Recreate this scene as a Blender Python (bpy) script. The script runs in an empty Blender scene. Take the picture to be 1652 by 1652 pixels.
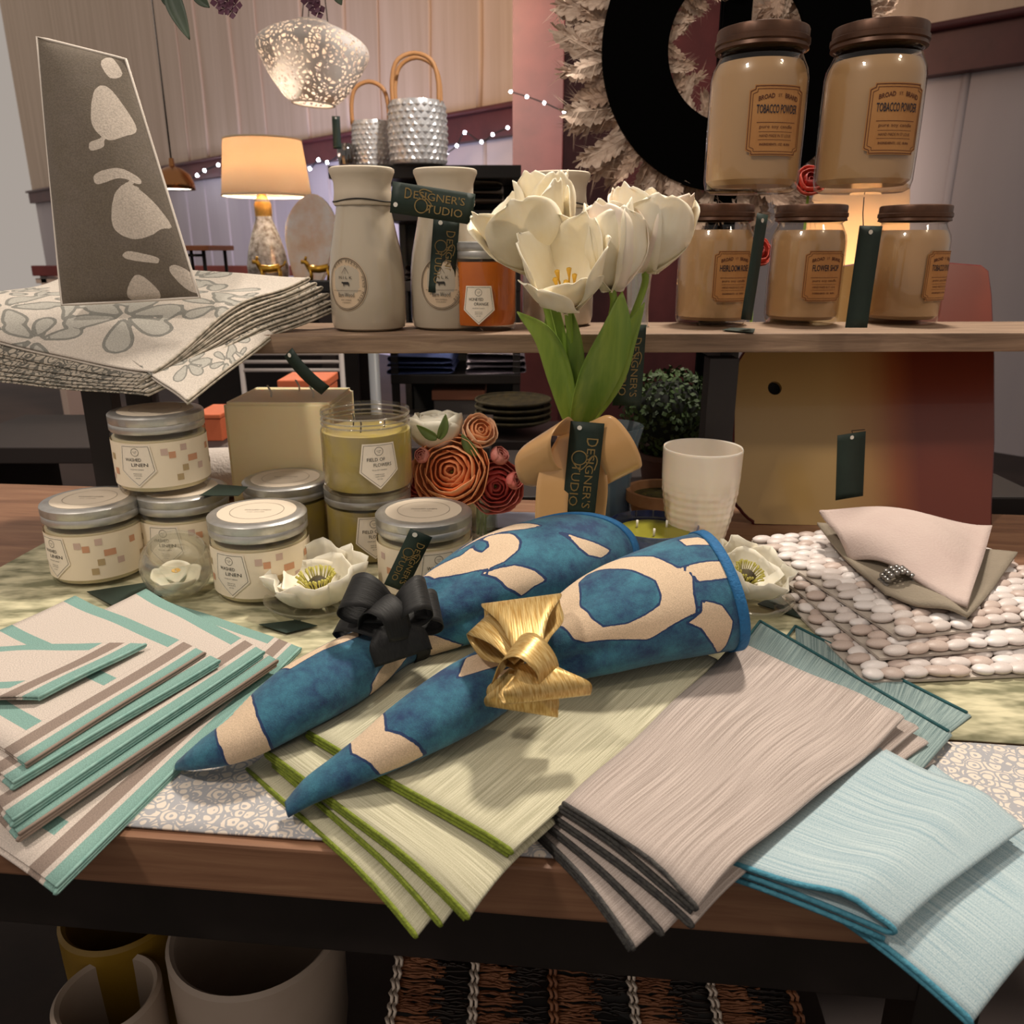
import bpy, bmesh, math, random
import numpy as np
from mathutils import Vector, Matrix, Euler, noise as mnoise
random.seed(7)
sc = bpy.context.scene
COL = sc.collection
PI = math.pi
# ---------------------------------------------------------------- camera (table top is z = 0, floor z = -0.75)
F = 1300.0; TH = math.radians(18.14); CZ = .305; FLOOR = -.75
cd = bpy.data.cameras.new('camera'); cam = bpy.data.objects.new('camera', cd); COL.objects.link(cam)
cam.location = (0, 0, CZ); cam.rotation_euler = (PI/2 - TH, 0, 0)
cd.sensor_width = 36; cd.lens = 36*F/1652; cd.clip_start = .01; cd.clip_end = 60
cd.dof.use_dof = True; cd.dof.focus_distance = .62; cd.dof.aperture_fstop = 16
sc.camera = cam
sc.view_settings.view_transform = 'Standard'; sc.view_settings.look = 'None'
sc.view_settings.gamma = 1; sc.view_settings.use_curve_mapping = False
sc.view_settings.exposure = 0.82
# ---------------------------------------------------------------- world and lights
wd = bpy.data.worlds.new('shop_ambient'); sc.world = wd; wd.use_nodes = True
wd.node_tree.nodes['Background'].inputs[0].default_value = (1.0, .88, .78, 1)
wd.node_tree.nodes['Background'].inputs[1].default_value = .22
def light(name, kind, loc, energy, color, target=None, **k):
    d = bpy.data.lights.new(name, kind); d.energy = energy; d.color = color
    for a, b in k.items(): setattr(d, a, b)
    o = bpy.data.objects.new(name, d); COL.objects.link(o); o.location = loc
    if target is not None:
        o.rotation_euler = (Vector(target) - Vector(loc)).to_track_quat('-Z', 'Y').to_euler()
    return o
WARM = (1.0, .80, .60); COOL = (.75, .80, 1.0)
light('key_spot', 'SPOT', (.45, 1.35, 1.85), 92, (1, .89, .76), (.05, .50, 0), spot_size=1.5, spot_blend=.5, shadow_soft_size=.11)
light('front_spot', 'SPOT', (-.95, -.15, 1.75), 32, (1, .88, .76), (0, .62, .05), spot_size=1.3, spot_blend=.5, shadow_soft_size=.10)
light('right_spot', 'SPOT', (1.15, -.10, 1.65), 10, (1, .84, .66), (.15, .75, .1), spot_size=1.1, spot_blend=.5, shadow_soft_size=.08)
light('back_warm', 'AREA', (-1.0, 3.2, 1.8), 60, (1, .66, .44), (-2.2, 8.5, 2.4), size=.8)
light('back_cool', 'AREA', (-2.6, 6.5, .2), 45, (.62, .66, 1.0), (-3.0, 10, .5), size=1.2)
light('column_spot', 'SPOT', (-1.9, 2.2, 1.2), 260, (1, .82, .70), (.15, 4.2, .8), spot_size=.55, spot_blend=.6, shadow_soft_size=.1)

light('bag_spot', 'SPOT', (.45, 1.3, 1.7), 60, (1, .95, .9), (-.36, 2.45, .60), spot_size=.32, spot_blend=.6, shadow_soft_size=.04)

# ---------------------------------------------------------------- pixel rays (1652 frame) to places in the room
def ray(px, py):
    a = (px-826)/F; b = (826-py)/F
    return (a, math.cos(TH)+b*math.sin(TH), -math.sin(TH)+b*math.cos(TH))
def Wz(px, py, z):
    d = ray(px, py); t = (z-CZ)/d[2]; return Vector((d[0]*t, d[1]*t, z))
def Wy(px, py, y):
    d = ray(px, py); t = y/d[1]; return Vector((d[0]*t, y, CZ+d[2]*t))
def upp(p):   # metres per pixel at a point
    return (p[1]*math.cos(TH) - (p[2]-CZ)*math.sin(TH))/F

# ---------------------------------------------------------------- materials
def lin(h):
    h = h.lstrip('#'); c = [int(h[i:i+2], 16)/255 for i in (0, 2, 4)]
    return tuple(x/12.92 if x <= .04045 else ((x+.055)/1.055)**2.4 for x in c) + (1,)
def newmat(name):
    m = bpy.data.materials.new(name); m.use_nodes = True
    nt = m.node_tree; return m, nt, nt.nodes, nt.links, nt.nodes['Principled BSDF']
def N(nd, t, **k):
    n = nd.new(t)
    for a, b in k.items():
        if a.startswith('i_'):
            key = a[2:]; n.inputs[int(key) if key.isdigit() else key].default_value = b
        else: setattr(n, a, b)
    return n
def ramp(nd, stops, interp='LINEAR'):
    r = nd.new('ShaderNodeValToRGB'); cr = r.color_ramp; cr.interpolation = interp
    while len(cr.elements) < len(stops): cr.elements.new(.5)
    for e, (p, c) in zip(cr.elements, stops): e.position = p; e.color = lin(c) if isinstance(c, str) else c
    return r
MATS = {}
def mat(name, c, rough=.5, metal=0, c2=None, ns=8, stretch=None, bump=0, bs=60, coat=0, sheen=0, emit=0, ecol=None, trans=0, sss=0, coords='Object', detail=4):
    if name in MATS: return MATS[name]
    m, nt, nd, lk, b = newmat(name)
    b.inputs['Base Color'].default_value = lin(c); b.inputs['Roughness'].default_value = rough
    b.inputs['Metallic'].default_value = metal; b.inputs['Coat Weight'].default_value = coat
    b.inputs['Sheen Weight'].default_value = sheen
    if sss:
        b.inputs['Subsurface Weight'].default_value = sss; b.inputs['Subsurface Radius'].default_value = (1, .6, .35); b.inputs['Subsurface Scale'].default_value = .01
    if emit:
        b.inputs['Emission Color'].default_value = lin(ecol or c); b.inputs['Emission Strength'].default_value = emit
    tc = N(nd, 'ShaderNodeTexCoord')
    src = tc.outputs[coords]
    if stretch:
        mp = N(nd, 'ShaderNodeMapping'); mp.inputs['Scale'].default_value = stretch; lk.new(src, mp.inputs[0]); src = mp.outputs[0]
    if c2:
        n = N(nd, 'ShaderNodeTexNoise', i_Scale=ns, i_Detail=detail, i_Roughness=.6); lk.new(src, n.inputs['Vector'])
        r = ramp(nd, [(.35, c), (.65, c2)]); lk.new(n.outputs[0], r.inputs[0]); lk.new(r.outputs[0], b.inputs['Base Color'])
    if bump:
        n2 = N(nd, 'ShaderNodeTexNoise', i_Scale=bs, i_Detail=3); lk.new(src, n2.inputs['Vector'])
        bp = N(nd, 'ShaderNodeBump', i_Strength=bump, i_Distance=.002); lk.new(n2.outputs[0], bp.inputs['Height']); lk.new(bp.outputs[0], b.inputs['Normal'])
    MATS[name] = m; return m
def glass(name, tint='f7f5f1', gloss=.9, rough=.02, base=.0, milky=0, mcol=None):
    """clear thin-walled glass: transparent seen face-on, mirror-like at grazing angles"""
    if name in MATS: return MATS[name]
    m, nt, nd, lk, b = newmat(name); nd.remove(b)
    tr = N(nd, 'ShaderNodeBsdfTransparent'); tr.inputs[0].default_value = lin(tint)
    gl = N(nd, 'ShaderNodeBsdfGlossy'); gl.inputs['Roughness'].default_value = rough; gl.inputs[0].default_value = (gloss, gloss, gloss, 1)
    fr = N(nd, 'ShaderNodeLayerWeight', i_Blend=.5); pw_ = N(nd, 'ShaderNodeMath', operation='POWER', i_1=4.0); lk.new(fr.outputs['Facing'], pw_.inputs[0])
    mth = N(nd, 'ShaderNodeMath', operation='MULTIPLY_ADD', i_1=.8, i_2=.04+base); lk.new(pw_.outputs[0], mth.inputs[0]); mth.use_clamp = True
    mx = N(nd, 'ShaderNodeMixShader'); lk.new(mth.outputs[0], mx.inputs[0]); lk.new(tr.outputs[0], mx.inputs[1]); lk.new(gl.outputs[0], mx.inputs[2])
    out = mx.outputs[0]
    if milky:
        d1 = N(nd, 'ShaderNodeBsdfDiffuse'); d1.inputs[0].default_value = lin(mcol or tint); d2 = N(nd, 'ShaderNodeBsdfTranslucent'); d2.inputs[0].default_value = lin(mcol or tint)
        dm_ = N(nd, 'ShaderNodeMixShader', i_0=.5); lk.new(d1.outputs[0], dm_.inputs[1]); lk.new(d2.outputs[0], dm_.inputs[2])
        mm2 = N(nd, 'ShaderNodeMixShader', i_0=milky); lk.new(out, mm2.inputs[1]); lk.new(dm_.outputs[0], mm2.inputs[2]); out = mm2.outputs[0]
    lk.new(out, nd['Material Output'].inputs[0]); MATS[name] = m; return m
def linen(name, light_, dark, fu=900, fv=14, bump=.35, extra=None):
    """slub-woven cloth; threads run along v of the cloth's own uv"""
    if name in MATS: return MATS[name]
    m, nt, nd, lk, b = newmat(name); b.inputs['Roughness'].default_value = .9; b.inputs['Sheen Weight'].default_value = .15
    tc = N(nd, 'ShaderNodeTexCoord'); mp = N(nd, 'ShaderNodeMapping'); mp.inputs['Scale'].default_value = (fu, fv, 1); lk.new(tc.outputs['UV'], mp.inputs[0])
    n = N(nd, 'ShaderNodeTexNoise', i_Scale=1, i_Detail=2); lk.new(mp.outputs[0], n.inputs['Vector'])
    mp2 = N(nd, 'ShaderNodeMapping'); mp2.inputs['Scale'].default_value = (fu*1.2, fu*1.2, 1); lk.new(tc.outputs['UV'], mp2.inputs[0])
    n2 = N(nd, 'ShaderNodeTexNoise', i_Scale=1, i_Detail=1); lk.new(mp2.outputs[0], n2.inputs['Vector'])
    ad = N(nd, 'ShaderNodeMath', operation='MULTIPLY_ADD', i_1=.4); lk.new(n2.outputs[0], ad.inputs[0]); 
    mu = N(nd, 'ShaderNodeMath', operation='MULTIPLY', i_1=.6); lk.new(n.outputs[0], mu.inputs[0]); lk.new(mu.outputs[0], ad.inputs[2])
    r = ramp(nd, [(.42, dark), (.57, light_)]); lk.new(ad.outputs[0], r.inputs[0]); lk.new(r.outputs[0], b.inputs['Base Color'])
    bp = N(nd, 'ShaderNodeBump', i_Strength=bump, i_Distance=.0006); lk.new(ad.outputs[0], bp.inputs['Height']); lk.new(bp.outputs[0], b.inputs['Normal'])
    MATS[name] = m; return m
def stripes(name, bands, period, axis=0, weave=1400):
    """printed / woven stripes across the cloth; bands = [(position, colour)...] within one period (metres)"""
    if name in MATS: return MATS[name]
    m, nt, nd, lk, b = newmat(name); b.inputs['Roughness'].default_value = .9
    tc = N(nd, 'ShaderNodeTexCoord'); sp = N(nd, 'ShaderNodeSeparateXYZ'); lk.new(tc.outputs['UV'], sp.inputs[0])
    dv = N(nd, 'ShaderNodeMath', operation='DIVIDE', i_1=period); lk.new(sp.outputs[axis], dv.inputs[0])
    fr = N(nd, 'ShaderNodeMath', operation='FRACT'); lk.new(dv.outputs[0], fr.inputs[0])
    r = ramp(nd, bands, 'CONSTANT'); lk.new(fr.outputs[0], r.inputs[0])
    n = N(nd, 'ShaderNodeTexNoise', i_Scale=weave, i_Detail=1); lk.new(tc.outputs['UV'], n.inputs['Vector'])
    mx = N(nd, 'ShaderNodeMix', data_type='RGBA', blend_type='MULTIPLY', i_0=.45); lk.new(r.outputs[0], mx.inputs[6]); lk.new(n.outputs[0], mx.inputs[7])
    mx2 = N(nd, 'ShaderNodeMix', data_type='RGBA', blend_type='MIX', i_0=.55); lk.new(mx.outputs[2], mx2.inputs[6]); lk.new(r.outputs[0], mx2.inputs[7])
    lk.new(mx2.outputs[2], b.inputs['Base Color']); MATS[name] = m; return m
def printed(name, ground, ground2, motif, edge=None, ew=.02, nscale=30, weave=900, jag=.01, rough=.9):
    """cloth printed with motifs: the mesh attribute 'motif' is the signed distance to the motif outline on the cloth"""
    if name in MATS: return MATS[name]
    m, nt, nd, lk, b = newmat(name); b.inputs['Roughness'].default_value = rough; b.inputs['Sheen Weight'].default_value = .1
    at = N(nd, 'ShaderNodeAttribute', attribute_name='motif'); tc = N(nd, 'ShaderNodeTexCoord')
    nz = N(nd, 'ShaderNodeTexNoise', i_Scale=nscale*6, i_Detail=2); lk.new(tc.outputs['Object'], nz.inputs['Vector'])
    ma = N(nd, 'ShaderNodeMath', operation='MULTIPLY_ADD', i_1=jag, i_2=-jag*.5); lk.new(nz.outputs[0], ma.inputs[0])
    ad = N(nd, 'ShaderNodeMath', operation='ADD'); lk.new(at.outputs['Fac'], ad.inputs[0]); lk.new(ma.outputs[0], ad.inputs[1])
    g = N(nd, 'ShaderNodeTexNoise', i_Scale=nscale, i_Detail=6, i_Roughness=.7); lk.new(tc.outputs['Object'], g.inputs['Vector'])
    gr = ramp(nd, [(.36, ground), (.66, ground2)]); lk.new(g.outputs[0], gr.inputs[0])
    st = N(nd, 'ShaderNodeMath', operation='GREATER_THAN', i_1=0.0); lk.new(ad.outputs[0], st.inputs[0])
    col = gr.outputs[0]
    if edge:
        se = N(nd, 'ShaderNodeMath', operation='GREATER_THAN', i_1=-ew); lk.new(ad.outputs[0], se.inputs[0])
        mxe = N(nd, 'ShaderNodeMix', data_type='RGBA'); lk.new(se.outputs[0], mxe.inputs[0]); lk.new(col, mxe.inputs[6]); mxe.inputs[7].default_value = lin(edge); col = mxe.outputs[2]
    mx = N(nd, 'ShaderNodeMix', data_type='RGBA'); lk.new(st.outputs[0], mx.inputs[0]); lk.new(col, mx.inputs[6]); mx.inputs[7].default_value = lin(motif)
    w = N(nd, 'ShaderNodeTexNoise', i_Scale=weave, i_Detail=1); lk.new(tc.outputs['Object'], w.inputs['Vector'])
    wr = ramp(nd, [(.3, 'dcdcdc'), (.7, 'ffffff')]); lk.new(w.outputs[0], wr.inputs[0])
    mm = N(nd, 'ShaderNodeMix', data_type='RGBA', blend_type='MULTIPLY', i_0=1.0); lk.new(mx.outputs[2], mm.inputs[6]); lk.new(wr.outputs[0], mm.inputs[7])
    lk.new(mm.outputs[2], b.inputs['Base Color'])
    bp = N(nd, 'ShaderNodeBump', i_Strength=.3, i_Distance=.0006); lk.new(w.outputs[0], bp.inputs['Height']); lk.new(bp.outputs[0], b.inputs['Normal'])
    MATS[name] = m; return m
def wood(name, a, b_, c, sc_=(2, 30, 30), rough=.55):
    if name in MATS: return MATS[name]
    m, nt, nd, lk, b = newmat(name); b.inputs['Roughness'].default_value = rough
    tc = N(nd, 'ShaderNodeTexCoord'); mp = N(nd, 'ShaderNodeMapping'); mp.inputs['Scale'].default_value = sc_; lk.new(tc.outputs['Object'], mp.inputs[0])
    n = N(nd, 'ShaderNodeTexNoise', i_Scale=3, i_Detail=8, i_Roughness=.65, i_Distortion=.6); lk.new(mp.outputs[0], n.inputs['Vector'])
    r = ramp(nd, [(.3, a), (.5, b_), (.72, c)]); lk.new(n.outputs[0], r.inputs[0]); lk.new(r.outputs[0], b.inputs['Base Color'])
    bp = N(nd, 'ShaderNodeBump', i_Strength=.15, i_Distance=.002); lk.new(n.outputs[0], bp.inputs['Height']); lk.new(bp.outputs[0], b.inputs['Normal'])
    MATS[name] = m; return m

# ---------------------------------------------------------------- object helpers
def props(o, label=None, cat=None, group=None, kind=None):
    if label: o['label'] = label
    if cat: o['category'] = cat
    if group: o['group'] = group
    if kind: o['kind'] = kind
    return o
def thing(name, label, cat, loc=(0, 0, 0), rot=(0, 0, 0), group=None):
    o = bpy.data.objects.new(name, None); COL.objects.link(o); o.location = loc; o.rotation_euler = rot; o.empty_display_size = .02
    return props(o, label, cat, group)
def mesh(name, v, f, m, parent=None, loc=None, smooth=True, uv=None, rot=None, label=None, attr=None):
    me = bpy.data.meshes.new(name); me.from_pydata([tuple(x) for x in v], [], f)
    if smooth: me.shade_smooth()
    if uv is not None:
        ul = me.uv_layers.new(name='UVMap'); li = np.empty(len(me.loops), np.int32); me.loops.foreach_get('vertex_index', li)
        ul.data.foreach_set('uv', np.asarray(uv, np.float32)[li].ravel())
    if attr is not None:
        a = me.attributes.new('motif', 'FLOAT', 'POINT'); a.data.foreach_set('value', np.asarray(attr, np.float32))
    o = bpy.data.objects.new(name, me); COL.objects.link(o)
    if m: me.materials.append(m)
    if parent: o.parent = parent
    if loc is not None: o.location = loc
    if rot is not None: o.rotation_euler = rot
    if label: o['label'] = label
    return o
def solid(o, t, off=-1):
    s = o.modifiers.new('thick', 'SOLIDIFY'); s.thickness = t; s.offset = off; return o
def gridf(nu, nv, fn, wrap=False):
    """verts, faces, uv of fn(u,v); wrap closes v"""
    V = []; UV = []; Fc = []
    nvv = nv if wrap else nv+1
    for i in range(nu+1):
        for j in range(nvv):
            V.append(fn(i/nu, j/nv)); UV.append((i/nu, j/nv))
    for i in range(nu):
        for j in range(nv):
            j2 = (j+1) % nvv if wrap else j+1
            Fc.append((i*nvv+j, (i+1)*nvv+j, (i+1)*nvv+j2, i*nvv+j2))
    return V, Fc, UV
def box(name, size, m, parent=None, loc=(0, 0, 0), bev=.002, rot=None, base=False, label=None):
    """bevelled box centred on loc (or standing on it when base)"""
    bm = bmesh.new(); bmesh.ops.create_cube(bm, size=1)
    for v in bm.verts: v.co = Vector((v.co.x*size[0], v.co.y*size[1], v.co.z*size[2] + (size[2]/2 if base else 0)))
    if bev: bmesh.ops.bevel(bm, geom=list(bm.edges), offset=bev, segments=2, affect='EDGES', profile=.6)
    me = bpy.data.meshes.new(name); bm.to_mesh(me); bm.free()
    o = bpy.data.objects.new(name, me); COL.objects.link(o); me.materials.append(m)
    if parent: o.parent = parent
    o.location = loc
    if rot: o.rotation_euler = rot
    if label: o['label'] = label
    return o
def lathe(name, prof, m, parent=None, loc=None, seg=40, rot=None, rfn=None, smooth=True, label=None):
    V = []; Fc = []; rings = []
    for r, z in prof:
        if r <= 1e-6: rings.append([len(V)]); V.append((0, 0, z))
        else:
            rings.append(list(range(len(V), len(V)+seg)))
            for k in range(seg):
                a = 2*PI*k/seg; rr = r*(rfn(a, z) if rfn else 1); V.append((rr*math.cos(a), rr*math.sin(a), z))
    for A, B in zip(rings, rings[1:]):
        for k in range(seg):
            k2 = (k+1) % seg
            if len(A) == 1 and len(B) == 1: continue
            if len(A) == 1: Fc.append((A[0], B[k2], B[k]))
            elif len(B) == 1: Fc.append((A[k], A[k2], B[0]))
            else: Fc.append((A[k], A[k2], B[k2], B[k]))
    o = mesh(name, V, Fc, m, parent, loc, smooth, rot=rot, label=label)
    if smooth:
        try: o.data.set_sharp_from_angle(angle=math.radians(42))
        except Exception: pass
    return o
def tubeg(pts, r, seg=8, closed=False, caps=True):
    P = [Vector(p) for p in pts]; n = len(P); V = []; Fc = []
    up = None
    for i in range(n):
        a = P[(i+1) % n] if (closed or i < n-1) else P[i]; b = P[i-1] if (closed or i > 0) else P[i]
        t = (a-b).normalized() if (a-b).length > 1e-9 else Vector((0, 0, 1))
        if up is None: up = Vector((0, 0, 1)) if abs(t.z) < .9 else Vector((1, 0, 0))
        x = t.cross(up)
        x = x.normalized() if x.length > 1e-6 else t.orthogonal().normalized()
        y = x.cross(t).normalized(); up = y
        rr = r(i/(n-1)) if callable(r) else r
        for k in range(seg):
            an = 2*PI*k/seg; V.append(P[i] + x*rr*math.cos(an) + y*rr*math.sin(an))
    for i in range(n if closed else n-1):
        i2 = (i+1) % n
        for k in range(seg): Fc.append((i*seg+k, i*seg+(k+1) % seg, i2*seg+(k+1) % seg, i2*seg+k))
    if not closed and caps: Fc.append(tuple(range(seg))[::-1]); Fc.append(tuple((n-1)*seg+k for k in range(seg)))
    return V, Fc
def tube(name, pts, r, m, parent=None, seg=8, closed=False, loc=None, label=None):
    V, Fc = tubeg(pts, r, seg, closed); return mesh(name, V, Fc, m, parent, loc, label=label)
class MB:
    def __init__(s): s.v = []; s.f = []
    def add(s, v, f):
        k = len(s.v); s.v += [tuple(x) for x in v]; s.f += [tuple(i+k for i in q) for q in f]
    def tube(s, pts, r, seg=6, closed=False): s.add(*tubeg(pts, r, seg, closed))
    def box(s, c, d):
        x, y, z = c; a, b, e = d[0]/2, d[1]/2, d[2]/2
        s.add([(x+i*a, y+j*b, z+k*e) for i in (-1, 1) for j in (-1, 1) for k in (-1, 1)],
              [(0, 1, 3, 2), (4, 6, 7, 5), (0, 4, 5, 1), (2, 3, 7, 6), (0, 2, 6, 4), (1, 5, 7, 3)])
    def build(s, name, m, parent=None, loc=None, smooth=False, rot=None, label=None): return mesh(name, s.v, s.f, m, parent, loc, smooth, rot=rot, label=label)
def spline(pts, n=24):
    """Catmull-Rom through points"""
    P = [Vector(p) for p in pts]; P = [P[0]*2-P[1]] + P + [P[-1]*2-P[-2]]; out = []
    m = len(P)-3
    for k in range(n+1):
        t = k/n*m; i = min(int(t), m-1); t -= i; a, b, c, d = P[i:i+4]
        out.append(.5*((2*b)+(c-a)*t+(2*a-5*b+4*c-d)*t*t+(3*b-a-3*c+d)*t**3))
    return out
def extrude_poly(name, pts, t, m, parent=None, loc=None, rot=None, bev=0, label=None):
    """outline in the local xz plane, thickness t along y"""
    bm = bmesh.new(); vs = [bm.verts.new((x, 0, z)) for x, z in pts]; f = bm.faces.new(vs)
    r = bmesh.ops.extrude_face_region(bm, geom=[f]); bmesh.ops.translate(bm, verts=[e for e in r['geom'] if isinstance(e, bmesh.types.BMVert)], vec=(0, t, 0))
    bmesh.ops.recalc_face_normals(bm, faces=bm.faces)
    if bev: bmesh.ops.bevel(bm, geom=[e for e in bm.edges if abs(e.verts[0].co.y-e.verts[1].co.y) < 1e-6], offset=bev, segments=2, affect='EDGES')
    me = bpy.data.meshes.new(name); bm.to_mesh(me); bm.free()
    o = bpy.data.objects.new(name, me); COL.objects.link(o); me.materials.append(m)
    if parent: o.parent = parent
    if loc is not None: o.location = loc
    if rot: o.rotation_euler = rot
    if label: o['label'] = label
    return o
# ---- flat print: words, lines and shapes as thin inked pieces, laid flat or round a jar
_tc = {}
def words(s, size, bold=0):
    k = (s, bold)
    if k not in _tc:
        cu = bpy.data.curves.new('t', 'FONT'); cu.body = s; cu.size = 1; cu.align_x = 'CENTER'; cu.align_y = 'CENTER'; cu.offset = bold; cu.resolution_u = 2
        o = bpy.data.objects.new('t', cu); me = bpy.data.meshes.new_from_object(o)
        _tc[k] = ([(v.co.x, v.co.y) for v in me.vertices], [tuple(p.vertices) for p in me.polygons])
        bpy.data.objects.remove(o); bpy.data.curves.remove(cu); bpy.data.meshes.remove(me)
    v, f = _tc[k]; return [(x*size, y*size) for x, y in v], f
def fit(s, x, y, w, h, bold=0):
    """words scaled to width w and height h around (x, y)"""
    v, f = words(s, 1, bold); xs = [p[0] for p in v]; ys = [p[1] for p in v]
    sx = w/(max(xs)-min(xs)); sy = h/(max(ys)-min(ys)); cx = (max(xs)+min(xs))/2; cy = (max(ys)+min(ys))/2
    return [((a-cx)*sx+x, (b-cy)*sy+y) for a, b in v], f
def ringp(x, y, r, w, n=32, ry=None):
    ry = ry or r; v = []
    for k in range(n):
        a = 2*PI*k/n; v += [(x+r*math.cos(a), y+ry*math.sin(a)), (x+(r-w)*math.cos(a), y+(ry-w)*math.sin(a))]
    return v, [(2*k, 2*((k+1) % n), 2*((k+1) % n)+1, 2*k+1) for k in range(n)]
def linep(x0, y0, x1, y1, w, n=1):
    d = Vector((x1-x0, y1-y0)); q = Vector((-d.y, d.x)).normalized()*w/2; v = []; f = []
    n = max(n, int(d.length/.006))
    for k in range(n+1):
        p = Vector((x0, y0))+d*k/n; v += [tuple(p+q), tuple(p-q)]
    return v, [(2*k, 2*k+1, 2*k+3, 2*k+2) for k in range(n)]
def outline(pts, w):
    mb = MB2()
    for a, b in zip(pts, pts[1:]+pts[:1]): mb.add(linep(*a, *b, w))
    return mb.v, mb.f
class MB2(MB):
    def add(s, vf):
        MB.add(s, vf[0], vf[1])
def stripcut(pts, step=.006):
    """polygon cut into narrow vertical strips so that it can bend"""
    bm = bmesh.new(); bm.faces.new([bm.verts.new((x, y, 0)) for x, y in pts])
    x0 = min(p[0] for p in pts); x1 = max(p[0] for p in pts); n = max(1, int((x1-x0)/step))
    for k in range(1, n):
        bmesh.ops.bisect_plane(bm, geom=bm.verts[:]+bm.edges[:]+bm.faces[:], plane_co=(x0+(x1-x0)*k/n, 0, 0), plane_no=(1, 0, 0))
    bm.verts.index_update(); v = [(q.co.x, q.co.y) for q in bm.verts]; f = [tuple(w.index for w in g.verts) for g in bm.faces]; bm.free(); return v, f
def on_cyl(R, z0, a0=0):
    Rf = R if callable(R) else (lambda z: R)
    def g(x, y):
        r = Rf(z0+y); a = a0 + x/Rf(z0); return (r*math.sin(a), -r*math.cos(a), z0+y)
    return g
def ink(name, items, fn, m, parent, label=None):
    mb = MB2()
    for it in items: mb.add(it)
    return mesh(name, [fn(p[0], p[1]) for p in mb.v], mb.f, m, parent, smooth=False, label=label)
def sdf(polys, P):
    """signed distance (inside > 0) of points P (n,2) to a union of polygons; a polygon given as ('-', pts) is cut out"""
    P = np.asarray(P, float); out = np.full(len(P), -1e9)
    for q in polys:
        neg = isinstance(q, tuple) and q[0] == '-'
        A = np.asarray(q[1] if neg else q, float); B = np.roll(A, -1, 0); d = np.full(len(P), 1e9); ins = np.zeros(len(P), bool)
        for a, b in zip(A, B):
            ab = b-a; L = (ab@ab) or 1e-12; t = np.clip(((P-a)@ab)/L, 0, 1); d = np.minimum(d, np.hypot(*(P-a-t[:, None]*ab).T))
            c = (a[1] > P[:, 1]) != (b[1] > P[:, 1])
            with np.errstate(divide='ignore', invalid='ignore'):
                xi = a[0]+(P[:, 1]-a[1])*(b[0]-a[0])/(b[1]-a[1])
            ins ^= c & (P[:, 0] < xi)
        s = np.where(ins, d, -d)
        out = np.minimum(out, -s) if neg else np.maximum(out, s)
    return out
def smoothpoly(pts, n=6):
    P = [Vector(p).to_3d() for p in pts]; k = len(P); out = []
    for i in range(k):
        a, b, c, d = P[i-1], P[i], P[(i+1) % k], P[(i+2) % k]
        for j in range(n):
            t = j/n; q = .5*((2*b)+(c-a)*t+(2*a-5*b+4*c-d)*t*t+(3*b-a-3*c+d)*t**3); out.append((q.x, q.y))
    return out
def Wp(px, py, p0, n):
    d = Vector(ray(px, py)); p0 = Vector(p0); n = Vector(n); o = Vector((0, 0, CZ)); return o + d*((p0-o).dot(n)/d.dot(n))
# ================================================================ THE SETTING
M_wall = mat('painted_wall', 'c9bfc0', .7, c2='b9aeb2', ns=1.2, stretch=(1, 1, .15))
M_vinyl = mat('vinyl_insulation', 'cfb8a2', .55, c2='bfa78f', ns=2.5, stretch=(3, 3, .12), bump=.25, bs=6)
M_iron = mat('red_iron', '5c2a2b', .5, c2='4c2123', ns=5)
M_floor = mat('dark_concrete', '2e2422', .7, c2='3a2e2a', ns=3)
WL = Wz(262, 287, 1.255); WR = Wz(825, 198, 1.255)
wdir = (WR-WL); wdir.z = 0; wdir.normalize(); wn = Vector((-wdir.y, wdir.x, 0))   # wn points away from the camera
if wn.y < 0: wn = -wn
def onwall(s, z, off=0): return Vector((WR.x+wdir.x*s-wn.x*off, WR.y+wdir.y*s-wn.y*off, z))
def walls(name, s0, s1, z0, z1, m, off=0, th=.12, label=None):
    V = [onwall(s, z, o) for s in (s0, s1) for z in (z0, z1) for o in (off, off-th)]
    o = mesh(name, V, [(0, 2, 6, 4), (1, 5, 7, 3), (0, 1, 3, 2), (4, 6, 7, 5), (0, 4, 5, 1), (2, 3, 7, 6)], m, smooth=False); return props(o, label, None, None, 'structure')
wl = walls('wall_back', -14, 5.2, FLOOR, 1.16, M_wall, label='pale lilac lower wall far behind the shelf')
wu = walls('wall_upper', -14, 5.2, 1.36, 7, M_vinyl, .02, label='beige vinyl faced insulation above the red beam')
for i, s in enumerate((-6.2, -5.6, -4.7, -4.05, -3.1, -2.3, -1.75, -1.0, -.35, .8, 1.7, 2.8)):
    pts = [onwall(s+.02*math.sin(z*3+i), z, .03) for z in np.linspace(1.37, 6.8, 14)]
    tube('seam', pts, .012+.008*(i % 3), M_vinyl, wu, 6)
for i in range(22):
    s = -9+i*.62
    tube('rib', [onwall(s, FLOOR, .0), onwall(s, 1.15, .0)], .022, M_wall, wl, 5)
bm_ = walls('trim_1', -14, 5.2, 1.15, 1.36, M_iron, .10, .2, label='dark red steel beam running along the wall')
bm_['kind'] = 'structure'
tube('flange', [onwall(-14, 1.36, .13), onwall(5.2, 1.36, .13)], .022, M_iron, bm_, 6)
fl = box('floor', (26, 24, .1), M_floor, None, (0, 6, FLOOR-.05), 0); props(fl, 'dark floor of the shop', None, None, 'structure')
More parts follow.
